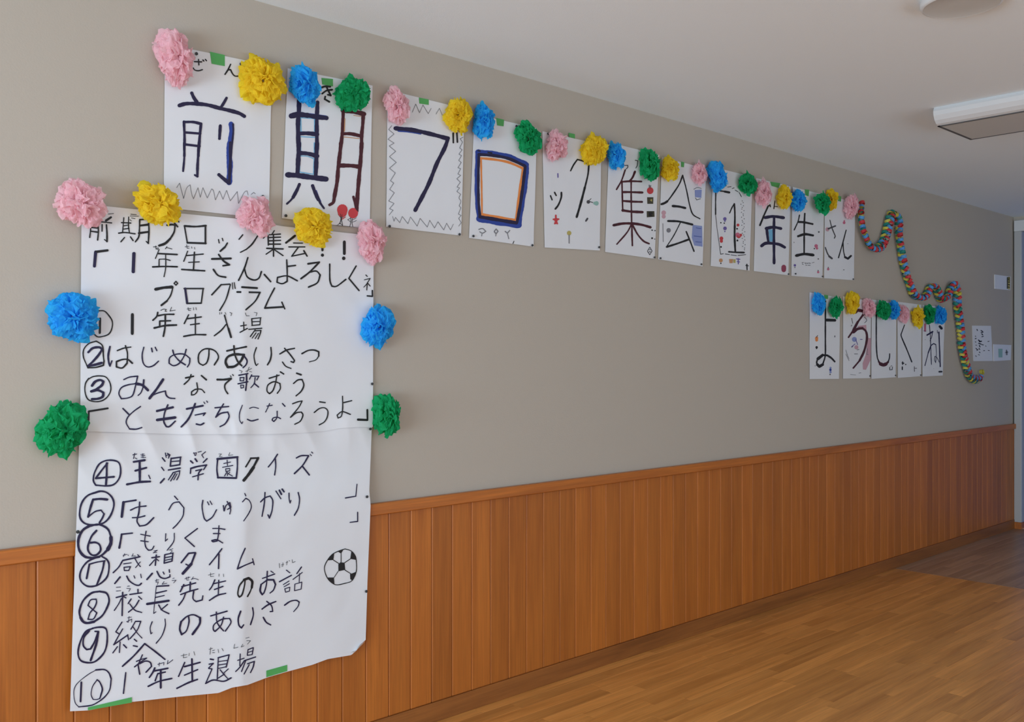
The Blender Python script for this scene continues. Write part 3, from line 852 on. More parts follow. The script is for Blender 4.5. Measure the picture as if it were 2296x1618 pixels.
# (3) みんなで歌おう
row('Q', U_, '''k 12 650,535 610,600 605,700 640,790 720,820 810,810 880,760 920,680 910,590 860,520 780,505 700,515 645,545; n 24 690,625 730,575 790,555 830,575 810,620 740,670 680,695; 24 680,695 760,680 830,710 820,760 760,785 690,790; 13 1080,550 1150,520 1250,508; 13 1250,508 1225,620 1190,740 1130,775 1050,785 1020,720 1050,650 1130,615 1230,600; 26 1230,600 1310,620 1375,680; 17 1325,555 1318,640; 11 1318,640 1290,710 1255,745;
24 1562,548 1480,670 1395,780; 12 1395,782 1440,740 1510,710 1590,690; 14 1590,690 1600,740 1640,775 1705,782; k 16 1838,530 1933,510; 14 1905,490 1880,550 1820,608; 16 2032,502 2092,553; 12 1975,590 1985,680 1950,730 1910,740 1910,700 1960,670 2030,670 2070,710''')
row('R', U_, '''k 20 38,525 120,525 198,515; 14 195,520 130,580 130,640 160,690; 8 190,480 200,495; 8 215,465 228,480; n 13 290,475 395,455; 10 305,500 305,540; 10 305,540 345,540; 10 345,540 350,500; 10 350,500 305,502; 13 280,575 395,550; 9 310,590 315,625; 9 315,625 345,620; 9 345,620 345,590; 9 345,590 310,590; 15 380,460 380,560 370,650; 11 440,470 415,520; 10 440,485 525,485; 10 525,485 500,530; 10 480,500 470,570 430,620; 13 470,570 520,612;
f 5 295,415 330,430 315,450; 5 370,430 440,395; 5 410,380 385,440; 5 415,430 440,435; k 13 645,510 760,475; 12 735,470 720,560 690,650 650,690 620,660 630,590 700,550 770,570 775,630 740,685; 13 775,435 815,460; 16 967,451 1018,469; 13 930,570 980,530 1030,525 1050,590 1020,660 960,715''')
# 「ともだちになろうよ」
row('Q', U_, '''k 17 650,940 885,902; 18 652,945 648,1050; 12 648,1050 632,1160; n 15 1070,905 1140,975; 12 1285,880 1200,940 1130,1010 1110,1080 1150,1155; 14 1150,1155 1230,1158 1300,1138; 24 1488,935 1680,890; 15 1620,860 1580,960 1570,1060 1600,1125 1640,1125 1710,1060; 25 1488,1045 1710,1015; 18 1850,910 2050,870; 18 1955,845 1910,960 1860,1050 1785,1128; 13 1955,985 2080,960; 12 2080,960 2055,990; 16 1970,1095 2020,1105 2060,1085; 9 2060,825 2075,845; 9 2095,812 2108,830''')
row('R', U_, '''n 12 10,855 170,840; 13 110,810 60,890 20,965; 13 20,965 80,920 160,905 175,960 130,1040 70,1075; 9 330,825 298,920 300,1000 325,1040; 9 325,1040 335,1020; 9 415,862 460,848 520,862; 12 390,990 440,1008 515,990; 10 620,835 680,825; 9 650,805 630,850 603,905; 11 800,805 830,838; 11 738,895 735,970 700,1015 680,1000 690,975 740,965 778,982; k 11 918,808 980,785 1030,775; 11 1030,775 990,850 895,965; 12 895,965 960,915 1020,905 1040,940 1010,1010 945,1047; 12 1235,785 1300,795; 11 1172,910 1230,865 1290,855 1330,890 1325,960 1290,1020 1230,1055;
11 1503,720 1505,850 1490,950 1450,975 1440,940 1500,900 1595,932; 12 1515,795 1610,772; 16 1793,878 1795,998; 20 1683,993 1792,998''')
# (4) 玉湯学園クイズ
row('S', L_, '''n 17 400,450 360,540 350,630 380,690 520,700 620,680 690,600 710,500 690,400 620,365 520,365 440,400 400,450; 19 535,400 470,480 380,600; 20 380,600 500,590 622,580; 22 525,400 525,550 515,688; 22 882,383 1028,360; 24 960,380 962,520 962,648; 20 902,500 1048,460; 22 792,680 960,650 1098,642; 12 1080,560 1100,605; 9 870,290 920,280; 8 895,270 880,340; 7 975,285 1020,280; 7 1000,275 1005,330; 7 900,330 925,345; 7 980,325 1040,325; 7 980,305 1030,300;
14 1260,330 1295,375; 14 1250,455 1280,495; 17 1235,660 1285,605; 15 1380,338 1505,320; 15 1375,335 1365,440; 15 1500,320 1490,420; 12 1370,380 1490,370; 16 1365,440 1490,420; 16 1340,490 1495,465; 12 1400,530 1340,620; 13 1400,525 1490,500; 12 1490,500 1480,560 1450,620; 12 1430,535 1370,635; 10 1455,540 1410,620; 10 1300,265 1310,325; 10 1325,270 1362,290 1340,335; 9 1315,300 1345,280 1345,330;
16 1632,370 1663,398; 16 1692,342 1718,378; 14 1850,340 1800,390; 18 1635,470 1720,445 1843,425; 14 1635,470 1630,535; 14 1840,430 1805,485; 13 1700,500 1780,480; 14 1780,480 1740,530 1730,620; 13 1660,580 1800,540; 8 1670,270 1710,262 1700,300; 8 1675,260 1690,300; 8 1730,255 1775,245; 9 1830,250 1780,290; 9 1780,290 1805,330;
22 1985,345 2252,320; 16 1990,345 1980,480 1995,595; 16 2250,320 2250,460 2235,600; 18 1990,590 2235,597; 9 2070,405 2160,385; 9 2115,360 2120,430; 10 2055,455 2190,430; 9 2095,475 2100,510; 9 2100,510 2150,500; 9 2150,500 2150,470; 9 2150,470 2095,475; 9 2110,520 2080,570; 9 2120,520 2120,565; 9 2150,520 2130,540; 9 2130,540 2185,570; f 5.5 2005,280 2040,280; 5.5 2040,280 2010,310 2050,315; 5.5 2150,260 2135,300 2190,290''')
row('T', L_, '''k 16 500,345 430,460; 18 495,345 600,340; 24 598,340 530,470; 32 535,465 470,560 403,643; n 14 860,290 800,380 735,462; 14 830,350 835,460 820,570; 15 1115,340 1180,310 1280,308; 16 1280,312 1200,440 1088,552; 16 1195,450 1290,570; 9 1300,290 1320,310; 10 1320,260 1338,275''')
# (5) 「もうじゅうがり」
row('S', L_, '''n 19 400,780 270,830 190,940 170,1100 230,1190 350,1215 480,1190 570,1100 620,960 600,860 530,790 450,770 380,785; 24 345,880 440,872 533,880; 23 345,880 310,990 280,1108; 15 280,1110 370,1040 450,1020 490,1070; 20 490,1070 470,1120 430,1185; 18 740,915 912,888; 27 747,915 724,1106; 14 840,1020 930,980 1045,965; 16 960,915 950,1050 925,1160 960,1230 1050,1210 1145,1120; 14 865,1120 950,1115 1030,1095;
12 1420,835 1463,883; 13 1345,1015 1400,930 1480,910 1545,990; 12 1545,990 1530,1100 1460,1200 1400,1260; 13 1795,890 1785,980 1810,1120 1845,1165 1920,1110 1975,1015; 11 1855,910 1875,950; 11 1890,900 1915,945; 13 2065,960 2075,1030; 12 2078,1028 2100,960 2150,920 2165,980 2120,1010; 12 2115,905 2160,1000 2150,1070''')
row('T', L_, '''n 10 415,820 432,855; 11 385,935 430,885 480,920 505,1000 470,1090 402,1192; 14 630,935 690,880 760,855 795,920 785,1050 750,1155; 13 750,1155 730,1110; 14 690,808 680,960 650,1130; 12 838,788 905,892; 19 885,778 912,832; 17 922,762 948,798; 12 1015,815 1018,900 1030,950; 11 1030,950 1042,915; 13 1140,808 1158,900 1140,1020 1088,1117; 10 1937,695 1920,855; 13 1780,882 1920,858; 12 1945,1075 1945,1200; 12 1843,1212 1945,1200''')
# (6) 「もりくま」
row('U', L_, '''n 30 330,120 230,190 170,320 180,470 260,570 370,595; 24 370,595 500,560 600,470; 42 600,470 645,380 648,290; 24 645,270 610,180 540,125 450,100 330,125; 23 435,190 360,280 310,420 320,500 370,550 440,545 495,480 480,400 420,365 345,370; 17 802,245 963,228; 23 805,245 790,340 770,446; 13 1085,245 1225,272; 14 1165,200 1145,330 1160,430 1200,480 1250,470 1280,420; 13 1085,340 1195,355;
11 1455,235 1448,345; 12 1448,345 1480,315; 12 1580,230 1570,350 1475,480; 15 1920,160 1735,300; 15 1735,300 1875,425''')
row('V', L_, 'n 12 98,140 180,140 255,152; 12 105,205 190,205; 12 178,105 170,220 155,300; 13 155,300 100,310 85,295 150,285 225,325')
# (7) 感想タイム
row('U', L_, '''n 20 520,575 590,620 620,700 600,850 530,940 430,1000 310,1010 220,950 190,860 220,750 300,650 400,600 480,580; 17 330,685 440,655 560,635; 24 330,690 290,893; 22 548,640 520,780 440,988; 17 820,630 1073,575; 16 815,640 760,730 680,810; 12 835,680 945,665; 13 840,730 935,722; 13 935,722 910,775; 13 910,778 845,778; 13 845,778 840,730; 13 1000,600 1040,670 1080,720; 10 1080,650 1010,735;
18 783,872 705,968; 17 880,860 920,930 1000,985 1060,995 1095,965; 12 985,855 1000,890; 10 1085,830 1095,885; 7 825,555 880,540; 7 850,530 830,575; 6 895,545 905,560; 7 975,530 955,570; 7 960,565 1010,565; 12 1040,545 1070,575; 17 1250,590 1360,575; 17 1315,550 1300,700; 13 1290,620 1215,705; 12 1320,610 1350,635;
15 1440,545 1560,520; 16 1440,545 1430,670; 16 1560,520 1545,640; 13 1440,590 1550,570; 12 1435,630 1550,605; 16 1430,670 1545,640; 20 1255,820 1178,908; 17 1325,790 1370,870 1440,895 1515,870; 15 1515,870 1515,840; 14 1415,800 1430,830; 14 1505,765 1510,805; 8 1280,490 1330,480; 8 1330,480 1270,520; 8 1270,515 1320,515; 6 1500,480 1560,455; 6 1520,475 1550,490 1520,520;
19 1790,525 1682,662; 19 1790,525 1888,515; 22 1890,520 1830,680; 32 1830,680 1705,822; 15 1750,685 1790,705''')
row('V', L_, 'n 14 215,400 140,500 55,605; 15 178,470 172,655; 13 515,395 460,520 415,660; 14 415,660 520,610 620,570; 12 610,530 630,605')
# (8) 校長先生のお話
row('U', L_, '''n 23 480,1085 360,1110 240,1220 185,1370 200,1480; 30 200,1470 240,1530 300,1550 400,1530; 22 400,1530 520,1440 600,1300 620,1200 580,1110 480,1085; 16 430,1200 350,1210 310,1290 380,1350 440,1400 390,1490 310,1495 340,1400 400,1330 435,1250 430,1200; 17 725,1175 878,1135; 18 820,1100 812,1438; 13 800,1190 760,1270 697,1365; 15 830,1160 868,1180; 15 925,1130 1100,1105; 15 1045,1055 1045,1110; 14 945,1195 900,1265; 14 1055,1160 1100,1200; 15 1060,1215 1000,1310 905,1390; 14 925,1270 1000,1360 1100,1395;
7 725,1025 790,1020; 7 725,1080 790,1075; 7 890,1010 920,1005; 7 880,1040 935,1045 910,1085; 18 1320,1010 1498,1000; 9 1315,1015 1295,1200 1275,1410; 9 1275,1410 1310,1385; 16 1310,1110 1463,1075; 13 1300,1175 1430,1145; 27 1180,1270 1495,1222; 16 1350,1285 1400,1360 1500,1412; 14 1480,1275 1385,1355; 7 1300,925 1350,915; 7 1320,905 1310,950 1345,945 1330,985; 7 1430,940 1400,980; 7 1400,980 1470,965; 6 1555,895 1580,890; 6 1545,925 1605,920 1570,960;
18 1720,985 1667,1088; 17 1690,1015 1893,960; 18 1815,950 1810,1080; 17 1675,1130 1800,1085 1925,1050; 16 1745,1110 1710,1200 1645,1288; 17 1865,1080 1855,1190 1900,1235 1990,1210; 15 1990,1210 2000,1150; 7 1735,900 1810,875; 7 1755,875 1765,920 1795,915; 7 1785,870 1785,895; 7 1860,870 1830,915; 7 1835,905 1880,895 1935,915''')
row('V', L_, '''n 13 125,800 90,880 55,930; 12 110,850 262,815; 12 175,805 168,1000; 14 120,925 228,885; 15 55,1065 160,1000 262,975; f 5 40,740 115,720; 5 70,710 70,760 110,755; 5 180,725 178,755; 5 235,725 238,760; k 15 515,790 505,880 475,990 440,1022 420,980 440,880 500,800; 24 500,800 560,778 605,820 600,900; 14 602,890 580,950 545,1015; n 12 738,782 895,725; 13 800,690 790,850 760,960 735,990; 18 735,990 708,940 720,860; 14 720,860 800,800; 18 800,800 880,800 905,860; 13 905,860 880,930 835,970; 10 845,688 878,710;
10 1045,675 1090,710; 13 955,825 1110,742; 9 1005,862 1080,815; 9 1015,890 1085,850; 9 1025,915 1035,960; 9 1035,960 1085,945; 9 1085,945 1090,895; 9 1090,895 1025,915; 12 1240,635 1180,720; 10 1130,795 1250,705; 9 1215,720 1210,840; 9 1155,855 1150,940; 9 1150,940 1235,920; 9 1235,920 1245,830; 9 1245,830 1155,855; f 5 955,590 960,645; 5 980,610 1010,600; 5 1000,580 1000,625 985,630; 5 1040,580 1065,570; 5 1055,560 1050,610; 5 1080,550 1090,560; 5 1120,540 1125,580 1160,565''')
row('V', L_, '''k 9 1800,402 1880,430 1930,490 1945,560 1945,690 1890,810 1800,845 1690,865 1620,830 1570,770 1540,690 1540,620 1580,540 1640,470 1720,430 1800,402; FILL 1740,575 1795,580 1803,672 1715,690 1715,600; FILL 1662,458 1650,545 1580,550 1605,500; FILL 1712,440 1780,412 1750,462; FILL 1882,435 1930,490 1945,545 1868,530;
FILL 1945,695 1925,765 1890,808 1870,790 1875,725; FILL 1572,770 1657,770 1665,860 1615,830; 8 1650,545 1720,590; 8 1750,460 1750,575; 8 1795,580 1870,530; 8 1800,675 1875,722; 6 1712,690 1660,770; 7 1870,728 1872,790''', 'football_drawing')
# (9) 終りのあいさつ with an inserted わ
row('W', L_, '''n 21 400,190 290,240 210,380 170,560 210,680 330,715 440,690 560,570 610,420 610,240 570,180 480,175 390,190; 20 480,240 430,238; 20 340,230 260,330 250,450 300,515 360,505; 22 360,505 420,400 480,240; 26 478,245 450,420 362,678; 14 840,95 745,245; 14 745,245 800,280; 14 850,200 780,320 715,440; 18 715,440 928,292; 14 925,290 940,365; 14 770,470 700,565; 14 810,400 800,560; 16 862,440 908,488; 14 1045,85 975,205; 16 1045,85 1125,85; 14 1125,90 1070,220 960,350; 12 1010,170 1070,260 1145,340; 16 1027,357 1063,388; 16 1012,456 1073,469;
7 925,30 985,20; 7 950,10 935,100 910,90 990,50 985,100; 13 1300,90 1270,180 1280,275; 12 1280,275 1300,260; 13 1495,50 1500,150 1450,300 1360,420; 17 1855,10 1860,100 1820,230 1750,285; 24 1750,285 1720,200 1740,90; 18 1740,90 1830,10 1930,-15 2030,30; 26 2030,30 2020,130 1915,282; 20 848,768 1020,610 1185,425; 20 1185,425 1340,540 1493,663; 15 1150,595 1085,750; 17 1085,750 1110,890; 14 1060,695 1130,665 1215,645; 14 1215,645 1110,715 1030,780; 17 1110,730 1200,690 1270,710 1290,770 1205,860''')
row('X', L_, '''n 14 170,210 360,155; 12 235,165 240,270 270,330 320,385; 12 320,225 290,320 220,392 200,370 210,310 300,250 390,240 405,290 340,388; 15 520,155 492,240 500,320 530,350; 13 530,350 555,315; 13 660,115 668,200 635,312; 14 770,130 840,80 930,42; 12 825,40 880,90 895,155; 12 895,157 865,160; 14 785,228 820,285 870,315; 13 1033,85 1100,40 1170,28 1205,50; 9 1205,50 1190,100 1140,160''')
# (10) 1年生退場
row('W', L_, '''n 18 440,825 570,820 640,870 675,960; 15 675,960 650,1130 560,1250 430,1340 340,1370 180,1388; 9 180,1388 125,1320 105,1170 130,1070 200,990 330,890 440,828; 21 220,1012 208,1306; 18 460,975 500,1010 540,1110 520,1200 500,1260; 11 500,1260 460,1275 400,1275 370,1200 390,1080 460,975; 17 897,867 880,1020 862,1182; 20 1340,795 1310,860 1258,938; 20 1332,840 1538,800; 18 1390,882 1500,857; 22 1430,830 1430,1098; 18 1385,880 1345,990; 19 1238,1075 1400,1000 1598,955; 8 1385,740 1480,712 1475,750; 8 1410,715 1405,765; 8 1540,680 1530,735 1615,670;
18 1795,712 1702,923; 20 1792,775 2028,710; 20 1905,657 1912,1000; 17 1792,905 1993,820; 20 1677,1105 1850,1020 1988,970; f 6 1740,610 1830,590; 6 1780,580 1775,640 1830,630; 6 1865,570 1860,610; 6 1935,545 1950,600''')
row('X', L_, '''n 14 165,715 200,722; 11 150,775 200,765 145,820; 11 145,825 185,830 110,1000; 13 110,1000 200,960 320,975 408,935; 12 255,700 385,665; 11 258,700 250,860 245,950; 11 385,668 350,810; 9 260,745 365,730; 9 258,785 355,770; 9 260,825 350,805; 10 245,945 330,890; 10 280,840 320,890 370,945; 9 375,830 320,880; f 5 150,600 190,590; 5 170,580 160,660; 5 190,615 215,610; 5 190,640 215,640; 5 255,600 262,640; 5 300,590 318,620; n 10 485,730 560,705; 10 515,655 510,790; 11 560,740 510,810 462,860;
10 605,605 668,580; 10 605,605 598,670; 10 668,582 655,660; 8 602,638 660,620; 9 598,672 655,662; 11 560,735 695,690; 11 580,730 530,860; 11 600,770 680,742; 12 680,742 665,810 635,872; 10 620,780 560,890; f 4.5 450,540 440,590 490,575; 4.5 545,540 525,575 560,560; 4.5 580,470 620,460; 4.5 590,500 635,500 600,540''')


# ================================================================ NOTICES AT THE FAR END
def notice(name, pts, label, off, txt=None, nm='lettering'):
    x0, y0, s = CROP['Y']
    P = [at(a / s + x0, b / s + y0, off) for a, b in pts]
    c = sum(P, Vector()) / 4
    t = empty(name, (c.x, 0, min(p.z for p in P)))
    tag(t, label, 'notice')
    B = [p + Vector((0, off - .0005, 0)) for p in P]
    mesh('card', P + B, [(3, 2, 1, 0), (4, 5, 6, 7), (0, 1, 5, 4), (1, 2, 6, 5), (2, 3, 7, 6), (3, 0, 4, 7)], M['paper'], t)
    if txt: ink(t, lambda x, z: off, txt, 'Y', nm, .0012)
    return t


notice('wall_notice', [(325, 915), (550, 918), (572, 1342), (340, 1345)], 'grey-white paper notice with small black handwriting, left of the bright card near the far corner', .004,
       ''.join('k %d %d,%d %d,%d;' % (w, x, y, x + dx, y + dy) for w, x, y, dx, dy in [
           (9, 430, 975, 18, 10), (9, 432, 1000, 22, -6), (9, 440, 1015, 10, 12), (7, 440, 1050, 18, -6), (10, 400, 1090, 16, 16), (10, 412, 1110, 24, -6), (10, 402, 1130, 28, 8), (9, 410, 1155, 8, 18), (8, 440, 1145, 18, 4),
           (7, 380, 960, 8, 16), (6, 360, 1040, 5, 8), (7, 358, 1075, 14, -4), (6, 360, 1110, 8, 6), (6, 366, 1150, 10, 3), (7, 368, 1190, 14, 12), (7, 380, 1215, 14, -10), (7, 405, 1190, 10, 14), (7, 408, 1235, 10, 5),
           (6, 512, 1108, 16, -4), (6, 485, 1160, 6, 6), (6, 516, 1215, 14, 2), (6, 460, 1218, 14, 0), (6, 398, 1265, 12, 6), (6, 365, 1280, 8, 8)]))
notice('wall_card', [(582, 1140), (797, 1150), (790, 1332), (585, 1345)], 'bright white card with a pale green mark, low beside the grey door frame', .006,
       'e; FILL 640,1195 690,1195 688,1300 642,1300; g 14 738,1215 742,1265; 8 725,1240 755,1235', 'print')
notice('wall_card', [(597, 297), (790, 325), (785, 488), (598, 470)], 'small white card with a dark printed strip, high on the wall beside the door frame', .006,
       'd; FILL 742,330 756,330 754,470 742,470; y; FILL 757,325 782,328 780,480 756,475; d 8 762,340 775,342; 8 760,360 775,366; 8 762,390 776,388; 8 762,420 776,424; 8 762,450 774,452', 'print')


# ================================================================ TISSUE POMPOMS
def layer_mesh(k, nl, seed, nt, nr):
    rr = random.Random(seed * 31 + k)
    f = k / (nl - 1)
    alpha = math.radians(112 - 104 * f)
    fr = [(rr.choice((2, 3, 4)), rr.random() * 6.3, 1.0), (rr.choice((5, 6, 8)), rr.random() * 6.3, .6), (rr.choice((11, 13, 16)), rr.random() * 6.3, .12)]
    if f > .75: fr = [(3, rr.random() * 6, 1), (5, rr.random() * 6, .7), (9, rr.random() * 6, .4)]
    A = math.radians(15 + 6 * (1 - f))
    V, F = [], []
    for j in range(nr + 1):
        r = .22 + .78 * (j / nr)
        for i in range(nt):
            th = 2 * math.pi * i / nt
            ru = sum(a * math.sin(q * th + p + .8 * math.sin(2 * th + p)) for q, p, a in fr)
            ru2 = sum(a * math.cos(q * th + p) for q, p, a in fr[:2])
            t = j / nr
            al = alpha + A * ru * (r ** 1.3) + .42 * t ** 3
            th2 = th + .10 * ru2 * r
            nz = noise.noise(Vector((math.cos(th) * 2.5, math.sin(th) * 2.5, k * 3.1 + seed)))
            rad = r * (.95 + .17 * nz) * (1 - .10 * max(0, ru) * t) * (1 - .10 * t ** 4)
            al = max(.02, min(math.radians(118), abs(al)))
            p = Vector((math.sin(al) * math.cos(th2), -math.cos(al), math.sin(al) * math.sin(th2))) * rad
            cr = Vector((noise.noise(p * 5 + Vector((seed, k, 0))), noise.noise(p * 5 + Vector((0, seed, k + 9))), noise.noise(p * 5 + Vector((k, 5, seed)))))
            cr2 = Vector((noise.noise(p * 17 + Vector((seed, k, 3))), noise.noise(p * 17 + Vector((0, seed, k))), noise.noise(p * 17 + Vector((k, 1, seed)))))
            # the whole ball is lop-sided, each variant in its own way
            lop = noise.noise(Vector((p.x * 1.3 + seed * 7, p.y * 1.3, p.z * 1.3 + seed * 3)))
            p = p * (1.04 + .34 * lop)
            V.append(p + cr * .20 * r + cr2 * .04 * r)
    for j in range(nr):
        for i in range(nt):
            F.append((j * nt + i, j * nt + (i + 1) % nt, (j + 1) * nt + (i + 1) % nt, (j + 1) * nt + i))
    return V, F


NL = 8
lm = {}


def pom_layers(colr, var, hi):
    key = (colr, var, hi)
    if key not in lm:
        base = ('shape', var, hi)
        if base not in lm:
            lm[base] = [layer_mesh(k, NL, var + 1, 120 if hi else 72, 9 if hi else 5) for k in range(NL)]
        out = []
        if hi:
            for v, f in lm[base]:
                me = bpy.data.meshes.new('tissue_layer'); me.from_pydata(v, [], f); me.materials.append(POM[colr]); out.append(me)
        else:
            v, f = merge(lm[base])
            me = bpy.data.meshes.new('tissue_pompom'); me.from_pydata(v, [], f); me.materials.append(POM[colr]); out.append(me)
        lm[key] = out
    return lm[key]


rp = random.Random(5)


def pompom(px, py, w, h, colr, label, group, off0, front=0.0):
    dist = ray(px, py)
    t = D0 / dist.y
    hh = h / 2 / FPX * t * 1.0
    hh *= .99
    w *= .97
    ss = w / 2 / FPX * t
    b = .60 * hh
    th = math.atan2(dist.x, dist.y)
    a = math.sqrt(max((ss * ss - (b * math.sin(th)) ** 2), (.3 * ss) ** 2)) / math.cos(th)
    a = max(.72 * hh, min(1.35 * hh, a))
    p = at(px, py, off0 + b * .60 + front)
    hi = h >= 62
    var = rp.randrange(6 if hi else 3)
    ms = pom_layers(colr, var, hi)
    rot = rp.random() * 6.28
    if hi:
        o = empty('tissue_pompom', p)
        for me in ms: link('tissue_layer', me, o)
    else:
        o = link('tissue_pompom', ms[0], None, p)
    # turn about the outward axis first, then squash: keep it simple, quarter turns only
    q = int(rot / (math.pi / 2))
    o.rotation_euler = (0, q * math.pi / 2, 0)
    sx, sz = (a, hh) if q % 2 == 0 else (hh, a)
    o.scale = (sx, b, sz)
    tag(o, label, 'pompom', group)


GT, GP, GL = 'tissue pompoms along the long title row', 'tissue pompoms around the programme poster', 'tissue pompoms along the short lower row'
for (px, py, w, h, c, lab) in [
    (394, 130, 86, 128, 'pink', 'large pale pink tissue pompom on the upper left corner of the first title-row sheet'),
    (588, 180, 102, 112, 'yellow', 'large yellow tissue pompom on the upper right corner of the first title-row sheet'),
    (683, 190, 74, 97, 'blue', 'blue tissue pompom on the upper left corner of the second title-row sheet'),
    (793, 209, 86, 84, 'green', 'round green tissue pompom on the upper right corner of the second title-row sheet'),
    (890, 238, 62, 84, 'pink', 'loosely folded pink tissue pompom on the upper left corner of the third title-row sheet'),
    (1028, 259, 68, 80, 'yellow', 'yellow tissue pompom on the upper right corner of the third title-row sheet'),
    (1085, 272, 56, 82, 'blue', 'blue tissue pompom on the upper left corner of the fourth title-row sheet'),
    (1185, 310, 64, 74, 'green', 'green tissue pompom on the upper right corner of the fourth title-row sheet'),
    (1247, 327, 56, 70, 'pink', 'pink tissue pompom on the upper left of the fifth title-row sheet'),
    (1333, 334, 64, 74, 'yellow', 'yellow tissue pompom on the upper right corner of the fifth title-row sheet'),
    (1380, 350, 42, 68, 'blue', 'blue tissue pompom on the upper left corner of the sixth title-row sheet'),
    (1457, 369, 44, 77, 'green', 'tall oval green tissue pompom on the upper right corner of the sixth title-row sheet'),
    (1503, 378, 46, 57, 'yellow', 'yellow tissue pompom on the upper left corner of the seventh title-row sheet'),
    (1568, 390, 39, 54, 'pink', 'pink tissue pompom on the upper right corner of the seventh title-row sheet'),
    (1608, 396, 40, 72, 'blue', 'blue tissue pompom above the opening bracket of the numeral 1 sheet'),
    (1677, 413, 46, 52, 'green', 'green tissue pompom on the upper right corner of the numeral 1 sheet'),
    (1711, 434, 36, 64, 'pink', 'pink tissue pompom on the upper left corner of the ninth title-row sheet'),
    (1757, 441, 32, 58, 'yellow', 'yellow tissue pompom on the upper right corner of the ninth title-row sheet'),
    (1789, 449, 38, 52, 'blue', 'blue tissue pompom on the upper left corner of the tenth title-row sheet')]:
    pompom(px, py, w, h, c, lab, GT, .007)
pompom(1865, 447, 30, 50, 'yellow', 'small yellow tissue pompom half hidden behind a green one on the last title sheet', GT, .006, -.004)
pompom(1843, 454, 38, 50, 'green', 'green tissue pompom covering part of a yellow one between the last two title sheets', GT, .007, .018)
pompom(1908, 463, 34, 58, 'pink', 'pink tissue pompom at the top of the paper chain, on the last title sheet', GT, .007)
for (px, py, w, h, c, off, lab) in [
    (182, 456, 108, 112, 'pink', .02, 'large pink tissue pompom on the upper left corner of the programme poster'),
    (352, 458, 106, 102, 'yellow', .02, 'large yellow tissue pompom on the top edge of the poster, left of the middle'),
    (573, 484, 86, 92, 'pink', .02, 'pink tissue pompom on the middle of the top edge of the poster'),
    (703, 509, 98, 88, 'yellow', .02, 'yellow tissue pompom on the top edge of the poster, right of the middle'),
    (834, 543, 66, 102, 'pink', .015, 'pink tissue pompom on the upper right corner of the programme poster'),
    (165, 711, 120, 114, 'blue', .015, 'large blue tissue pompom on the left edge of the poster, beside the circled 1'),
    (848, 731, 78, 102, 'blue', .012, 'blue tissue pompom on the right edge of the poster'),
    (140, 963, 112, 132, 'green', .012, 'large green tissue pompom on the left side of the poster, lowest on that side'),
    (868, 930, 68, 98, 'green', .012, 'green tissue pompom on the right edge of the poster, below a blue one')]:
    pompom(px, py, w, h, c, lab, GP, off)
for (px, py, w, h, c, fr, lab) in [
    (1835, 681, 32, 54, 'blue', 0, 'blue tissue pompom on the upper left corner of the first lower-row sheet'),
    (1874, 688, 34, 50, 'green', .003, 'green tissue pompom on the upper right corner of the first lower-row sheet'),
    (1910, 679, 36, 54, 'yellow', 0, 'yellow tissue pompom on the upper left corner of the second lower-row sheet'),
    (1949, 690, 32, 46, 'pink', 0, 'pink tissue pompom over the joint of the second and third lower-row sheets'),
    (1981, 695, 34, 46, 'green', .01, 'green tissue pompom at the top of the third lower-row sheet, against a blue one'),
    (2003, 694, 24, 46, 'blue', 0, 'blue tissue pompom partly behind the green one on the third lower-row sheet'),
    (2026, 704, 28, 44, 'pink', 0, 'pink tissue pompom on the upper left of the fourth lower-row sheet'),
    (2056, 709, 27, 49, 'yellow', 0, 'yellow tissue pompom on the upper right corner of the fourth lower-row sheet'),
    (2084, 704, 28, 46, 'green', 0, 'green tissue pompom on the upper left of the fifth lower-row sheet'),
    (2109, 706, 21, 45, 'blue', 0, 'blue tissue pompom on the upper right corner of the fifth lower-row sheet')]:
    pompom(px, py, w, h, c, lab, GL, .007, fr)

# ================================================================ PAPER CHAIN
raw = [(105, 118), (98, 170), (103, 240), (118, 310), (140, 370), (160, 415), (190, 440), (232, 435), (262, 395), (283, 330), (300, 260), (315, 205), (340, 188), (366, 215), (376, 270), (374, 330), (382, 400), (393, 470),
       (405, 540), (420, 600), (436, 660), (458, 715), (478, 770), (515, 798), (560, 795), (583, 760), (600, 722), (632, 718), (655, 755), (672, 800), (700, 812), (730, 785), (745, 735), (768, 700), (790, 735), (798, 790), (798, 850), (806, 910), (816, 980),
       (824, 1060), (830, 1150), (846, 1235), (864, 1300), (884, 1360), (915, 1392), (955, 1392), (972, 1365)]
sc3 = 3.235
pts = [Vector((1900 + a / sc3, 420 + b / sc3)) for a, b in raw]
dense = smooth_line([p * 8 for p in pts])
dense = [at(p.x / 8, p.y / 8, .036) for p in dense]
L = [0]
for i in range(1, len(dense)): L.append(L[-1] + (dense[i] - dense[i - 1]).length)
STEP = max(.0162, L[-1] / 285)
tot = int(L[-1] / STEP)
start = dense[0]
chain = empty('paper_chain', (start.x, 0, min(p.z for p in dense)))
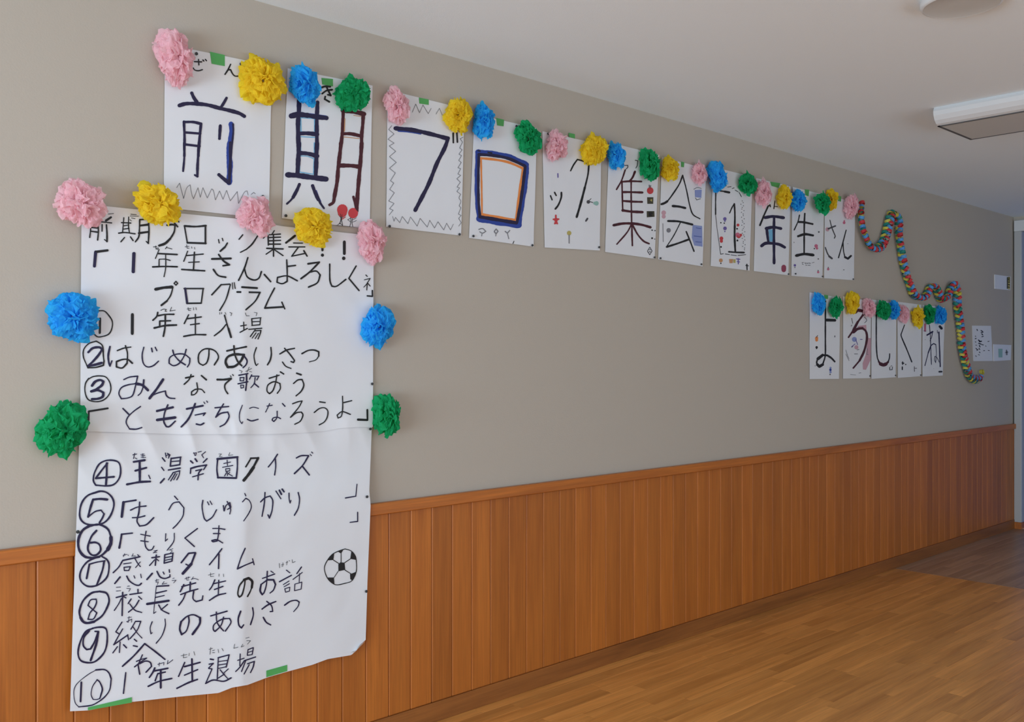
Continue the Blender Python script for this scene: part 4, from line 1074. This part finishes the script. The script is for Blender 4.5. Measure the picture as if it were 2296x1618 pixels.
tag(chain, 'multicoloured paper ring chain zigzagging down the wall from the title row to the lower row', 'paper chain')
rv, rfc = [], []
n = 14
for i in range(n):
    a = 2 * math.pi * i / n
    for s_ in (-1, 1):
        rv.append((.0225 * math.cos(a), .019 * math.sin(a), s_ * .0098))
for i in range(n):
    j = (i + 1) % n
    rfc.append((2 * i, 2 * j, 2 * j + 1, 2 * i + 1))
rmesh = {}
for nm in RING:
    me = bpy.data.meshes.new('paper_ring'); me.from_pydata(rv, [], rfc); me.materials.append(RING[nm]); rmesh[nm] = me
rc = random.Random(2)
co = Vector(chain.location)
k = 0
for i in range(tot):
    d = i * STEP
    while k < len(L) - 2 and L[k + 1] < d: k += 1
    t = (d - L[k]) / max(1e-9, L[k + 1] - L[k])
    p = dense[k].lerp(dense[k + 1], t)
    T = (dense[min(k + 2, len(dense) - 1)] - dense[max(0, k - 1)]).normalized()
    out = Vector((0, -1, 0))
    side = T.cross(out).normalized()
    tw = .45 + 2.3 * (i / tot) + .15 * math.sin(i * .35)
    u = (side * math.cos(tw) + out * math.sin(tw)) * -1
    sg = 1 if i % 2 else -1
    p = p + u * (.011 * sg)
    ax = (T * .93 + u * (.34 * sg)).normalized()         # the ring leans to its own side of the chain
    ay = u.cross(ax).normalized() if abs(u.dot(ax)) < .99 else side
    axx = ay.cross(ax).normalized()
    m3 = Matrix((axx, ay, ax)).transposed()
    rot = m3.to_4x4()
    cname = ('red', 'yellow', 'blue', 'green')[i % 4] if rc.random() > .1 else rc.choice(('red', 'yellow', 'blue', 'green'))
    o = link('paper_ring', rmesh[cname], chain)
    jig = Matrix.Rotation(rc.uniform(-.4, .4), 4, 'X') @ Matrix.Rotation(rc.uniform(-.35, .35), 4, 'Y')
    o.matrix_basis = Matrix.Translation(p - co) @ rot @ jig
# last ring hanging open
p = at(1900 + 975 / sc3, 420 + 1338 / sc3, .03)
me = rmesh['yellow']
o = link('paper_ring', me, chain)
o.matrix_basis = Matrix.Translation(p - co) @ Matrix.Rotation(math.radians(80), 4, 'X') @ Matrix.Scale(1.15, 4)
